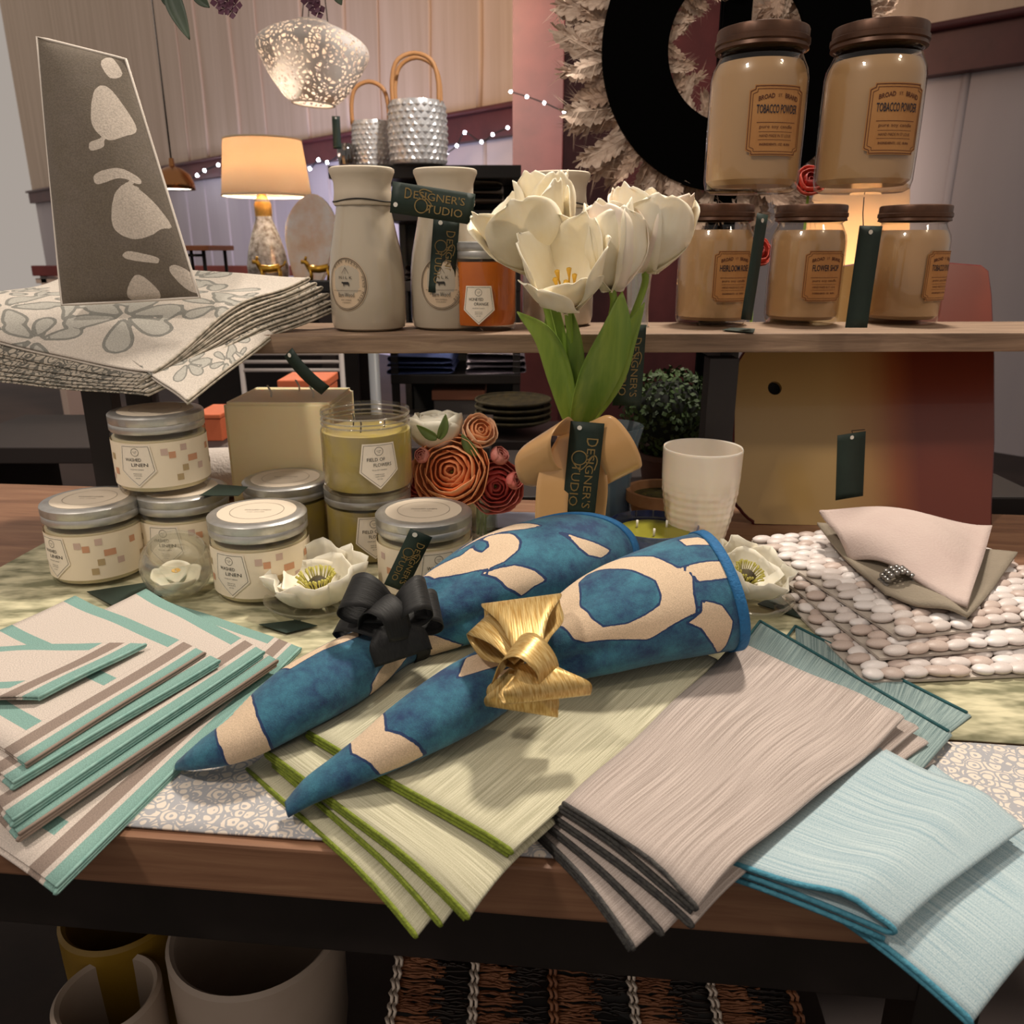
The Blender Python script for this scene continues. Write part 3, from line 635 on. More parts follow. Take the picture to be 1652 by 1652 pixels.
def tulip(label, b, tpx, y, R, op, seed, foldk=None, blush=False, ty=None, yaw0=0):
    B = Wy(*b, y); T = Wy(*tpx, ty or y-.004); ax = (T-B); L = ax.length
    t = thing('tulip', label, 'flower', (0, 0, 0), group='white tulips in the vase')
    q = ax.to_track_quat('Z', 'Y'); h = bpy.data.objects.new('flower_head', None); 
    for k in range(6):
        inner = k % 2; az = k*PI/3+yaw0
        wdv = q @ Vector((-math.sin(az), math.cos(az), 0)); front = foldk is not None and wdv.y < -.3
        o = petal('petal', L*(1.0 if inner else .95)*random.Random(seed+k).uniform(.93, 1.03)*(.70 if front else 1), R*1.02, R*(.86 if inner else 1.0), op+(-.001 if front else 0), M_tpink if (blush and k % 3 == 0) else M_tulip, t, az, seed*10+k)
        o.rotation_euler = q.to_euler(); o.location = B
    if foldk is not None:
        mb = MB(); mb.tube([(0, 0, .004), (0, 0, .026)], lambda u: .0042-.001*u, 8); o = mb.build('pistil', M_stem, t, B, True); o.rotation_euler = q.to_euler()
        for k in range(5):
            a = k*1.256; o = tube('stamen', [(.004*math.cos(a), .004*math.sin(a), .012), (.008*math.cos(a), .008*math.sin(a), .027), (.009*math.cos(a), .009*math.sin(a), .036)], lambda u: .0009+.0016*(u > .5), M_stamen, t, 6, loc=B); o.rotation_euler = q.to_euler()
    neck = Vector((VX+(B.x-VX)*.12, VY+.004*math.sin(seed*2), .128)); foot = Vector((VX-(B.x-VX)*.10, VY+.006*math.cos(seed*2), .006))
    tube('stem', spline([B+ax.normalized()*.003, B-ax*.35*.5+Vector((0, 0, -.004)), (B*.45+neck*.55)+Vector((0, 0, 0)), neck, foot], 22), .0034, M_stem, t, 8)
    return t
tA = tulip('wide white tulip leaning left, lowest petal beside the orange candle', (868, 438), (830, 312), .775, .034, .016, 1, yaw0=.3)
tB = tulip('tall narrow white tulip standing at the back', (884, 420), (874, 272), .812, .024, .003, 2, yaw0=.5)
tC = tulip('open white tulip in front showing its yellow stamens', (916, 496), (903, 375), .748, .029, .012, 3, foldk=3, ty=.702, yaw0=.5)
tD = tulip('closed white tulip with blushed tip right of the open one', (988, 470), (984, 318), .752, .0285, -.007, 4, blush=True, yaw0=.25)
tE = tulip('white tulip leaning right beside the heirloom rose jar', (1040, 440), (1058, 300), .790, .034, .006, 5, blush=True, yaw0=.1)
def blade(name, pts, wpx, m, parent, cup=.25, twist=0, n=18, skew=.9):
    P = spline([Wy(*p) for p in pts], n); w = wpx*upp(P[n//2]); V = []; Fc = []
    for i, p in enumerate(P):
        u = i/n; tg = (P[min(i+1, n)]-P[max(i-1, 0)]).normalized(); view = Vector((math.sin(twist), math.cos(twist), 0)); sd = tg.cross(view).normalized(); nr = sd.cross(tg).normalized()
        hw = w/2*(.34*(1-u)**2+math.sin(PI*min(1, u**skew))**.8) if u < 1 else .0004
        for k in range(7):
            s = k/3-1; V.append(p+sd*hw*s+nr*(-cup*hw*(s*s-.5)+.0008*math.sin(s*14)*(1-u)))
    for i in range(n):
        for k in range(6): Fc.append((i*7+k, i*7+k+1, i*7+k+8, i*7+k+7))
    o = mesh(name, V, Fc, m, parent); solid(o, .0007, 0); return o
blade('leaf', [(922, 690, .770), (905, 610, .762), (880, 545, .758), (834, 503, .760)], 40, M_leafg, tA, .35, .3)
blade('leaf', [(925, 690, .778), (906, 600, .782), (893, 520, .79), (893, 470, .80)], 34, M_leafg, tB, .3, -.2)
blade('leaf', [(932, 690, .762), (962, 612, .745), (992, 540, .742), (1004, 470, .75)], 64, M_leafg, tD, .3, -.35)
blade('leaf', [(940, 690, .776), (985, 615, .768), (1010, 550, .770), (1040, 488, .775)], 36, M_leafg, tE, .35, -.2)
blade('leaf', [(928, 680, .768), (930, 600, .760), (925, 540, .757), (918, 490, .755)], 26, M_leafg, tC, .3, .2)
M_vase = glass('vase_glass', 'e8efe9', .95, .02, .05)
vs = thing('bud_vase', 'slim clear glass vase holding the white tulips', 'vase', (VX, VY, 0))
lathe('glass', [(0, .001), (.021, .001), (.0235, .004), (.0225, .012), (.0200, .07), (.0215, .125), (.0235, .135), (.0220, .1345), (.0200, .12), (.0185, .07), (.0205, .014), (0, .010)], M_vase, vs, seg=40)
# ---- peach satin bow on the vase
M_satin = mat('peach_satin', 'e6b67c', .26, c2='e0ae72', ns=12, sheen=.3, coat=.25)
def ribbon(name, path, wid, m, parent=None, n=28, nw=6, th=.0004, curl=0):
    """path and width vectors both splined"""
    P = spline(path, n); Wv = spline(wid, n)
    V = []; UV = []; Fc = []
    for i in range(n+1):
        tg = (P[min(i+1, n)]-P[max(i-1, 0)]); nr = tg.cross(Wv[i]); nr = nr.normalized() if nr.length > 1e-9 else Vector((0, 0, 1))
        for k in range(nw+1):
            s = k/nw-.5; V.append(P[i]+Wv[i]*s+nr*curl*(1-4*s*s)); UV.append((s*Wv[i].length+.1, i/n*.2))
    for i in range(n):
        for k in range(nw): a = i*(nw+1)+k; Fc.append((a, a+1, a+nw+2, a+nw+1))
    o = mesh(name, V, Fc, m, parent, uv=UV); solid(o, th, 0); return o
bw = thing('satin_bow', 'peach satin ribbon bow tied round the tulip vase', 'bow')
def q(px, py, y): return Wy(px, py, y)
ribbon('loop', [q(922, 692, .752), q(890, 690, .736), q(860, 722, .728), q(868, 764, .740), q(896, 770, .764), q(912, 738, .772), q(924, 697, .764)],
       [(-.006, 0, -.014), (-.026, .016, -.022), (-.032, .024, -.024), (-.032, .024, -.024), (-.030, .022, -.022), (-.020, .012, -.020), (-.006, 0, -.014)], M_satin, bw, 40, 8)
ribbon('loop', [q(946, 692, .752), q(966, 688, .740), q(992, 724, .734), q(1008, 764, .744), q(990, 766, .764), q(966, 726, .768), q(948, 697, .762)],
       [(.006, 0, .014), (.022, -.008, .022), (.030, -.012, .022), (.030, -.012, .020), (.028, -.01, .020), (.018, -.006, .018), (.006, 0, .014)], M_satin, bw, 40, 8)
ribbon('tail', [q(915, 700, .748), q(896, 760, .738), q(890, 810, .735), q(889, 862, .733)], [(.018, 0, .006), (.030, 0, 0), (.031, 0, 0), (.031, 0, 0)], M_satin, bw)
ribbon('tail', [q(950, 705, .755), q(962, 770, .750), q(962, 830, .748), q(958, 872, .746)], [(.014, 0, .006), (.020, -.012, 0), (.016, -.012, 0), (.014, -.012, 0)], M_satin, bw)
ribbon('knot', [(VX-.026, VY-.010, .128), (VX, VY-.030, .130), (VX+.026, VY-.010, .128), (VX+.020, VY+.02, .128), (VX-.020, VY+.02, .128), (VX-.026, VY-.010, .128)], [(0, 0, .016)]*6, M_satin, bw)

# ================================================================ RANUNCULUS POSY and POPPIES
def rose(name, label, loc, axis, R, m_out, m_in, rings=6, pmax=(95, 150), n0=5, ruffle=.04, span=.62, group=None, seed=1, m_c=None, cat='flower', shrink=.80):
    rnd = random.Random(seed); t = thing(name, label, cat, loc, group=group); t.rotation_euler = Vector(axis).to_track_quat('Z', 'Y').to_euler()
    for i in range(rings):
        f = i/max(1, rings-1); r = R*(1-shrink*f); n = n0 if i < rings-1 else 3; pm = math.radians(pmax[0]+(pmax[1]-pmax[0])*f)
        for k in range(n):
            a0 = 2*PI*k/n+i*.9+rnd.uniform(-.15, .15); hw = PI/n*(1+span); pk = pm*rnd.uniform(.93, 1.05); ph = rnd.random()*6
            def fn(u, v):
                vv = v*2-1; th = math.radians(12)+(pk*(1-.16*abs(vv)**2.5)-math.radians(12))*u; a = a0+hw*vv*(.35+.65*math.sin(PI/2*min(1, u*1.3)))
                rr = r*(1+ruffle*math.sin(vv*6+ph)*u*u+.05*u*u); 
                return (rr*math.sin(th)*math.cos(a), rr*math.sin(th)*math.sin(a), -rr*math.cos(th)*.92)
            V, Fc, _ = gridf(7, 8, fn); solid(mesh('petal', V, Fc, m_in if i >= rings//2 else m_out, t), .0006, 0)
    if m_c: lathe('centre', [(0, -R*.2), (R*.10, -R*.15), (R*.12, R*.02), (0, R*.06)], m_c, t, seg=14)
    return t
M_or = mat('orange_petal', 'e89a64', .55, c2='efaa78', ns=25); M_or2 = mat('deep_orange_petal', 'e08450', .55, c2='e6905c', ns=25)
M_coral = mat('coral_petal', 'ea7c74', .55, c2='f0968c', ns=25); M_coral2 = mat('red_coral_petal', 'd65c58', .55); M_peach = mat('peach_petal', 'f0ba90', .55, c2='f2c49e', ns=25)
M_wp = mat('white_petal', 'ebe3cd', .5, c2='f0ead8', ns=20, sss=.1); M_pinkb = mat('pink_bud', 'dc8f84', .55); M_dgreen = mat('dark_leaf', '4f6026', .5, c2='5d6e30', ns=20)
PY = .835
PV = Wz(778, 870, 0)
pv = thing('glass_vase', 'clear glass vase holding the orange and coral posy', 'vase', PV)
lathe('glass', [(0, .001), (.017, .001), (.019, .004), (.0175, .014), (.0165, .030), (.019, .055), (.020, .058), (.0185, .057), (.015, .03), (.015, .012), (0, .009)], M_vase, pv, seg=36)
def posy(label, px, py, y, rp, mo, mi, axis, seed, **k):
    c = Wy(px, py, y); t = rose('ranunculus', label, c, axis, rp*upp(c), mo, mi, group='posy of artificial flowers', seed=seed, **k)
    iv = t.matrix_basis.inverted(); tube('stem', [iv @ p for p in spline([c+Vector((0, .004, -.002)), (c+PV+Vector((0, .03, .07)))/2, PV+Vector((.006*math.cos(seed*2), .006*math.sin(seed*2), .055)), PV+Vector((.005*math.sin(seed), .004*math.cos(seed), .006))], 12)], .0014, M_stem, t, 6)
    return t
posy('large orange ranunculus in the middle of the posy', 727, 760, .800, 60, M_or, M_or2, (-.1, -.85, .35), 11, rings=8)
pw = posy('white flower with green sepals at the top of the posy', 702, 684, .825, 44, M_wp, M_wp, (-.05, .1, 1), 12, pmax=(110, 150), rings=5)
posy('small peach ranunculus at the upper right of the posy', 775, 694, .815, 28, M_peach, M_or, (.35, -.7, .5), 13, rings=5)
posy('coral ranunculus at the lower right of the posy', 800, 785, .822, 44, M_coral, M_coral2, (.15, -.85, .1), 14, rings=7)
posy('coral ranunculus half hidden behind the yellow candles', 676, 778, .835, 34, M_coral, M_coral2, (-.3, -.7, .2), 15, rings=6)
posy('pink flower bud on the right of the posy', 806, 735, .815, 15, M_pinkb, M_pinkb, (.5, -.3, .6), 16, rings=4, pmax=(130, 160))
posy('pink flower bud between the white and orange flowers', 681, 735, .800, 12, M_pinkb, M_pinkb, (-.3, -.6, .4), 17, rings=4, pmax=(130, 160))
posy('pale coral bud at the far right of the posy', 830, 775, .818, 14, M_coral, M_pinkb, (.6, -.5, .2), 18, rings=4, pmax=(130, 160))
blade('sepal', [(705, 708, .786), (690, 700, .786), (672, 686, .790)], 15, M_dgreen, None, .3).parent = pw
blade('sepal', [(708, 708, .786), (716, 690, .784), (719, 668, .788)], 14, M_dgreen, None, .3).parent = pw
for o in pw.children:
    if o.name.startswith('sepal'): o.matrix_parent_inverse = pw.matrix_basis.inverted()
blade('leaf', [(770, 735, .80), (755, 720, .80), (745, 700, .805)], 16, M_dgreen, None, .3); bpy.context.view_layer.update()
lf = bpy.data.objects['leaf.005'] if 'leaf.005' in bpy.data.objects else None
if lf: lf.parent = pw; lf.matrix_parent_inverse = pw.matrix_basis.inverted()
# poppy shaped floating candles on glass dishes
M_yc = mat('poppy_centre', '2c2416', .7, c2='4a4020', ns=120); M_dish = glass('dish_glass', 'f6f6f2', .95, .03, .06, .06, 'f0eee6')
def poppy(label, px, py, zc, rp, axis, seed, dish=True, dl=None):
    c0 = Wz(px, py, 0); c = c0+Vector((0, 0, zc)); R = rp*upp(c)
    t = rose('poppy_candle', label, c, axis, R, M_wp, M_wp, rings=2, pmax=(96, 80), n0=6, ruffle=.13, span=.40, seed=seed, cat='candle', shrink=.22)
    lathe('centre', [(0, -R*.74), (R*.18, -R*.70), (R*.21, -R*.42), (R*.10, -R*.32), (0, -R*.31)], M_yc, t, seg=20, rfn=lambda a, z: 1+.12*math.sin(a*9))
    mb = MB()
    for k in range(34):
        a = k*2.39996; r0 = R*.20; r1_ = R*(.34+.12*((k*7) % 5)/5); mb.tube([(r0*math.cos(a), r0*math.sin(a), -R*.60), (r1_*.8*math.cos(a), r1_*.8*math.sin(a), -R*.36), (r1_*math.cos(a), r1_*math.sin(a), -R*.24)], lambda u: R*(.014+.022*(u > .6)), 5)
    mb.build('stamens', mat('pale_stamen', 'b5ac52', .7), t, smooth=True)['kind'] = 'stuff'
    if dish:
        d = thing('glass_dish', dl, 'dish', c0); r = R*1.12
        lathe('bowl', [(0, .002), (r*.5, .002), (r*.8, .005), (r, .012), (r*1.02, .0135), (r*.98, .0140), (r*.78, .0075), (r*.5, .0045), (0, .0045)], M_dish, d, seg=48)
    return t
poppy('white poppy shaped candle left of the black bow', 513, 982, .042, 74, (-.05, -.12, 1), 21, True, 'clear glass dish under the poppy candle by the black bow')
poppy('white poppy shaped candle half hidden behind the open napkin end', 1210, 985, .045, 60, (.25, -.35, 1), 22, True, 'clear glass dish under the poppy candle by the pebble mats')
gb = thing('glass_ball_holder', 'clear tilted glass ball holder at the left of the table', 'candle holder', Wz(292, 962, 0)+Vector((0, 0, .0315)), (math.radians(20), math.radians(14), 0))
lathe('glass_ball', [(0, -.0315)]+[(.0315*math.sin(a), -.0315*math.cos(a)) for a in np.linspace(.15, 2.25, 20)]+[(.0245, .0207), (.0235, .0195)]+[(.0295*math.sin(a), -.0295*math.cos(a)) for a in np.linspace(2.2, .15, 18)]+[(0, -.0295)], M_dish, gb, seg=44)
gf = rose('floating_flower', 'small cream wax flower inside the tilted glass ball', Wz(290, 962, 0)+Vector((0, 0, .028)), (.1, -.2, 1), .021, M_wp, M_stamen, rings=2, pmax=(80, 60), n0=4, span=.1, seed=30, cat='candle')
# ================================================================ FOLDED NAPKINS
def zdroop(e, k=7.0): return -k*max(0, e)**2 if e < .05 else -k*.0025-(e-.05)*k*.1
def solve(px, py, z0, k):
    z = z0
    for _ in range(25):
        p = Wz(px, py, z); z = .5*z+.5*(z0+zdroop(edge_over(p.x, p.y)-.004, k))
    return Wz(px, py, z)
def napkin(name, label, cat, c4, z0, m, hem, n=3, t=.0022, axis=1, group=None, k=7.0, uflip=False, wave=0, wph=0, th=.0009, hr=.0011, nv=26, backhem=False, puff=0, c4w=None, cols=10, over=None, motif=None):
    """c4: front-left, front-right, back-right, back-left corners; folded in n layers, folds on the right and left sides"""
    if c4w is None: A, B, C, D = [solve(px, py, z0+n*t*.5, k) for px, py in c4]
    else: A, B, C, D = [Vector(p) for p in c4w]
    w = (B-A).length; l = (D-A).length
    path = []   # (s, h) from the top layer down
    for i in range(n):
        h = (n-1-i)*t; ss = np.linspace(0, 1, cols+1) if i % 2 == 0 else np.linspace(1, 0, cols+1)
        off = .006*((i*37) % 5)/5
        for s in ss: path.append((s*(1-off), h+puff*(math.sin(PI*s**2.2)**2 if i == 0 else 0)))
        if i < n-1:
            e = 1 if i % 2 == 0 else 0; sg = 1 if e else -1
            for a in (.25, .5, .75): path.append((e*(1-off)+sg*.5*t/w*math.sin(PI*a)*1.4, h-t*a))
    flat = c4w is None
    def pt(s, h, v):
        p = A.lerp(B, s).lerp(D.lerp(C, s), v)
        if flat: p.z = z0+zdroop(edge_over(p.x, p.y)-.004, k)
        if over is not None: g_ = over-.55*(math.sqrt((.826-p.y)**2+.0009)+(.826-p.y)); p.z = .5*(p.z+g_+math.sqrt((p.z-g_)**2+.00005))
        p.z += h+wave*math.sin(s*5.5+v*7+wph)*(.3+s*.7)+wave*.6*math.sin(v*13+wph)
        return p
    V = []; UV = []; Fc = []; npth = len(path); acc = 0; us = [0]
    for a, b in zip(path, path[1:]): acc += math.hypot((b[0]-a[0])*w, b[1]-a[1]); us.append(acc)
    if uflip: us = [abs(((w-x) % (2*w))-(2*w if ((w-x) % (2*w)) > w else 0)) for x in us]
    for j in range(nv+1):
        for i, (s, h) in enumerate(path):
            V.append(pt(s, h, j/nv)); UV.append((us[i], j/nv*l) if axis == 1 else (j/nv*l, us[i]))
    for j in range(nv):
        for i in range(npth-1): a = j*npth+i; Fc.append((a, a+1, a+npth+1, a+npth))
    T = thing(name, label, cat, (0, 0, 0), group=group)
    at_ = None
    if motif: at_ = sdf(motif, [((s if i <= cols else -3), j/nv) for j in range(nv+1) for i, (s, h) in enumerate(path)])
    o = mesh('cloth', V, Fc, m, T, uv=UV, attr=at_); solid(o, th, 0)
    if hem:
        tube('hem', [pt(s, h, 0) for s, h in path], hr, hem, T, 6)
        if backhem: tube('hem', [pt(s, h, 1) for s, h in path], hr, hem, T, 6)
    return T
M_green = linen('green_linen', 'd0cbb0', '9c987c', 2400, 14); M_ghem = mat('green_thread', '7c8a24', .8, c2='64721c', ns=300, bump=.5, bs=800)
M_grey = linen('grey_linen', 'c2b4ac', '8f827a', 2200, 11); M_khem = mat('black_thread_hem', '2a2829', .8, c2='45433f', ns=400, bump=.5, bs=800)
M_blue = linen('blue_linen', 'bccbcd', '86a2ae', 1500, 14); M_bhem = mat('blue_thread', '4d93a8', .8, c2='3f8096', ns=300, bump=.5, bs=800)
M_teal = linen('teal_linen', '93a6a4', '5d7678', 1800, 12); M_thm = mat('teal_thread', '245a5e', .8, c2='1c4a4e', ns=300)
GG = 'green linen napkins fanned at the table front'
napkin('linen_napkin', 'green hemmed napkin at the bottom of its fan, hanging lowest', 'napkin', [(398, 1240), (668, 1503), (1080, 1165), (800, 985)], .0020, M_green, M_ghem, 2, .0022, 1, GG, wave=.0006)
napkin('linen_napkin', 'green hemmed napkin second from the bottom of its fan', 'napkin', [(440, 1232), (708, 1487), (1100, 1140), (820, 970)], .0075, M_green, M_ghem, 2, .0022, 1, GG, wave=.0006, wph=1)
napkin('linen_napkin', 'green hemmed napkin third in its fan with a wide hem', 'napkin', [(430, 1215), (752, 1480), (1125, 1112), (830, 950)], .0125, M_green, M_ghem, 3, .0022, 0, GG, wave=.0008, wph=2)
napkin('linen_napkin', 'green hemmed napkin on top of its fan under the gold bow', 'napkin', [(497, 1183), (822, 1375), (1155, 1066), (850, 935)], .0195, M_green, M_ghem, 3, .0024, 1, GG, wave=.0010, wph=3)
NG = 'grey linen napkins fanned right of the green ones'
napkin('linen_napkin', 'grey napkin with black hem at the bottom of its fan', 'napkin', [(868, 1345), (1018, 1524), (1500, 1225), (1200, 1060)], .0020, M_grey, M_khem, 3, .0024, 1, NG, hr=.0013, wave=.0006)
napkin('linen_napkin', 'grey napkin with black hem second from the bottom of its fan', 'napkin', [(880, 1330), (1064, 1500), (1490, 1195), (1195, 1052)], .0098, M_grey, M_khem, 2, .0024, 1, NG, hr=.0013, wave=.0008, wph=1)
napkin('linen_napkin', 'grey napkin with black hem third in its fan', 'napkin', [(892, 1318), (1112, 1490), (1475, 1172), (1192, 1046)], .0150, M_grey, M_khem, 2, .0024, 1, NG, hr=.0013, wave=.0010, wph=2)
napkin('linen_napkin', 'grey napkin with black hem on top of its fan', 'napkin', [(908, 1302), (1118, 1462), (1450, 1160), (1188, 1040)], .0205, M_grey, M_khem, 3, .0028, 1, NG, hr=.0013, wave=.0022, wph=.6, puff=.004)
NB = 'pale blue napkins at the right front corner'
napkin('linen_napkin', 'pale blue napkin hanging over the front edge beneath another', 'napkin', [(1300, 1440), (1560, 1640), (1760, 1420), (1500, 1230)], .0020, M_blue, M_bhem, 2, .0028, 0, NB, hr=.0014)
napkin('linen_napkin', 'pale blue napkin with open looped fold at the right front', 'napkin', [(1180, 1398), (1432, 1497), (1640, 1330), (1420, 1210)], .0090, M_blue, M_bhem, 3, .0045, 0, NB, hr=.0014, puff=.006)
NT = 'teal napkin ends beyond the grey napkins'
napkin('linen_napkin', 'teal grey napkin end with dark hem, right of the other', 'napkin', [(1290, 1150), (1500, 1200), (1560, 1150), (1283, 1010)], .0020, M_teal, None, 2, .0024, 1, NT)
napkin('linen_napkin', 'teal grey napkin end with dark hem beside the open napkin roll', 'napkin', [(1080, 1200), (1400, 1330), (1530, 1180), (1226, 1002)], .0072, M_teal, None, 2, .0026, 1, NT)
for o, c in zip([x for x in COL.objects if x.get('group') == NT], ([(1283, 1010), (1560, 1150)], [(1226, 1002), (1530, 1180)])):
    z = .0052 if c[0][0] == 1283 else .0105; a, b = Wz(*c[0], z), Wz(*c[1], z); tube('hem', [a.lerp(b, k/10) for k in range(11)], .0013, M_thm, o, 6)
    a2 = Wz(c[0][0]-42, c[0][1]+55, z); tube('hem', [a.lerp(a2, k/6) for k in range(7)], .0012, M_thm, o, 6)
# ---- striped napkins, left
def border_stripes(name, aq, wh, tp_):
    m, nt, nd, lk, b = newmat(name); b.inputs['Roughness'].default_value = .9
    tc = N(nd, 'ShaderNodeTexCoord'); sp = N(nd, 'ShaderNodeSeparateXYZ'); lk.new(tc.outputs['UV'], sp.inputs[0])
    def band(out, period, stops):
        dv = N(nd, 'ShaderNodeMath', operation='DIVIDE', i_1=period); lk.new(out, dv.inputs[0]); fr = N(nd, 'ShaderNodeMath', operation='FRACT'); lk.new(dv.outputs[0], fr.inputs[0]); r = ramp(nd, stops, 'CONSTANT'); lk.new(fr.outputs[0], r.inputs[0]); return r.outputs[0]
    c1 = band(sp.outputs[0], .056, [(0, aq), (.19, wh), (.97, wh)]); c2 = band(sp.outputs[1], .032, [(0, aq), (.30, wh), (.42, tp_), (.75, wh), (.9, tp_)])
    ls = N(nd, 'ShaderNodeMath', operation='LESS_THAN', i_1=.029); lk.new(sp.outputs[1], ls.inputs[0])
    mx = N(nd, 'ShaderNodeMix', data_type='RGBA'); lk.new(ls.outputs[0], mx.inputs[0]); lk.new(c1, mx.inputs[6]); lk.new(c2, mx.inputs[7])
    n = N(nd, 'ShaderNodeTexNoise', i_Scale=1400, i_Detail=1); lk.new(tc.outputs['UV'], n.inputs['Vector']); wr = ramp(nd, [(.3, 'cccccc'), (.7, 'ffffff')]); lk.new(n.outputs[0], wr.inputs[0])
    mm = N(nd, 'ShaderNodeMix', data_type='RGBA', blend_type='MULTIPLY', i_0=1.0); lk.new(mx.outputs[2], mm.inputs[6]); lk.new(wr.outputs[0], mm.inputs[7]); lk.new(mm.outputs[2], b.inputs['Base Color']); return m
AQ, WH, TP = '86ada4', 'd8cbc0', '96857a'
M_str = border_stripes('aqua_stripes', AQ, WH, TP); M_aq = mat('aqua_hem', '7ba59c', .85, c2='8fb4ab', ns=200)
NS = 'aqua striped napkins piled at the left'
sp_ = [((232, 1036), (60, 1120), (-60, 1040), 0.036, 'on top of the pile'), ((328, 1050), (40, 1228), (120, 960), 0.030, 'second from the top of the pile'), ((352, 1066), (20, 1262), (130, 968), 0.0245, 'third from the top of the pile'),
       ((424, 1052), (20, 1322), (235, 952), .018, 'fourth from the top of the pile'), ((446, 1066), (30, 1345), (235, 960), .0125, 'second from the bottom of the pile'), ((484, 1046), (90, 1430), (246, 962), .0020, 'at the bottom of the pile, reaching furthest right')]
for i_, (R_, L_, Bk, z, wh) in enumerate(sp_):
    Rw = Wz(*R_, z+.004); Lw = Wz(*L_, z+.004); Bw = Wz(*Bk, z+.004); Dw = Lw+(Bw-Rw)
    napkin('striped_napkin', 'aqua white and taupe striped napkin '+wh, 'napkin', None, z, M_str, M_aq if i_ % 3 != 1 else mat('taupe_hem', '8d7c70', .85), 3 if z < .03 else 2, .0018, 1, NS, uflip=True, c4w=[Lw+Vector((0, 0, -.004)), Rw+Vector((0, 0, -.003)), Bw+Vector((0, 0, -.003)), Dw+Vector((0, 0, -.004))], hr=.0010, wave=.0008)

# ================================================================ ROLLED BLUE NAPKINS
ROLL2 = [(463, 1306, 26, .62), (500, 1275, 50, .7), (560, 1240, 70, .75), (640, 1190, 98, .8), (735, 1132, 120, .8), (805, 1088, 112, .8), (850, 1062, 100, .85), (900, 1038, 140, .8), (960, 1010, 176, .78), (1030, 984, 194, .78), (1100, 964, 206, .78), (1152, 952, 210, .78)]
ROLL1 = [(290, 1233, 18, .62), (325, 1216, 56, .7), (390, 1186, 92, .75), (470, 1132, 116, .8), (550, 1086, 118, .8), (615, 1046, 96, .85), (655, 1026, 92, .9), (710, 988, 142, .8), (785, 950, 172, .78), (850, 924, 180, .76), (902, 906, 176, .72)]
def roll_surface(ST, z0, slant):
    """returns f(u, phi) -> point"""
    cen = []; ab = []
    n = len(ST)
    for i, (px, py, w, fl) in enumerate(ST):
        zi = z0*(.30+.70*min(1, i/3)); c = Wz(px, py, zi+.02); a = w/2*upp(c); b = a*fl; c = Wz(px, py, zi+b); cen.append(c); ab.append((a, b))
    cs = spline(cen, 80); aa = spline([(a, b, 0) for a, b in ab], 80)
    knot = [i for i, s in enumerate(ST)][6]/(n-1)
    def f(u, phi):
        i = min(79, int(u*80)); k = u*80-i
        p = cs[i].lerp(cs[i+1], k); r = aa[i].lerp(aa[i+1], k); tg = (cs[i+1]-cs[i]); tg.z = 0; tg.normalize()
        side = Vector((tg.y, -tg.x, 0))    # toward the camera / right
        d = abs(u-knot); cre = math.exp(-(d/.16)**2); pl = 1-cre*.24*(.5+.5*math.sin(phi*5+1.0))**2+.010*math.sin(phi*3+u*9)
        q_ = p+side*r.x*pl*math.cos(phi)+Vector((0, 0, r.y*pl*math.sin(phi)))
        e = max(0, u-.55)/.45
        q_ += tg*slant*e*e*math.cos(phi-.6)
        zf = z0*.55*min(1, .3+u*2.2)
        if q_.z < zf: q_.z = zf+(q_.z-zf)*.15
        return q_
    return f
PRINT2 = []; PRINT1 = []
PRINT1 = [[(0.637, 0.35), (0.669, 0.35), (0.694, 0.35), (0.719, 0.333), (0.738, 0.311), (0.756, 0.289), (0.787, 0.3), (0.825, 0.311), (0.838, 0.289), (0.844, 0.261), (0.831, 0.217), (0.812, 0.189), (0.781, 0.172), (0.756, 0.178), (0.725, 0.233), (0.694, 0.278), (0.706, 0.428)], ('-', [(0.787, 0.306), (0.812, 0.311), (0.806, 0.278), (0.794, 0.256), (0.775, 0.25), (0.775, 0.278)]), [(0.769, 0.333), (0.838, 0.344), (0.875, 0.339), (0.906, 0.328), (0.9, 0.283), (0.894, 0.244), (0.869, 0.261), (0.85, 0.294), (0.831, 0.322)], [(0.744, 0.172), (0.769, 0.156), (0.787, 0.144), (0.806, 0.106), (0.819, 0.061), (0.8, 0.061), (0.781, 0.044), (0.762, 0.089), (0.756, 0.133)], [(0.894, 0.189), (0.906, 0.15), (0.925, 0.111), (0.944, 0.072), (0.919, 0.067), (0.9, 0.089), (0.894, 0.117)], [(0.613, 0.061), (0.644, -0.017), (0.694, -0.094), (0.688, -0.111), (0.656, -0.106), (0.631, -0.111), (0.594, -0.039)], [(0.431, 0.028), (0.463, 0.044), (0.5, 0.056), (0.55, -0.017), (0.494, -0.039), (0.469, -0.056), (0.438, -0.1), (0.406, -0.094), (0.406, -0.017)], [(0.144, 0.317), (0.2, 0.356), (0.244, 0.367), (0.231, 0.256), (0.225, 0.172), (0.225, 0.072), (0.231, -0.028), (0.237, -0.122), (0.206, -0.128), (0.175, -0.133), (0.169, 0.05), (0.156, 0.178)], [(0.312, 0.356), (0.356, 0.339), (0.394, 0.333), (0.444, 0.322), (0.481, 0.294), (0.475, 0.244), (0.419, 0.256), (0.375, 0.278), (0.312, 0.278)]]
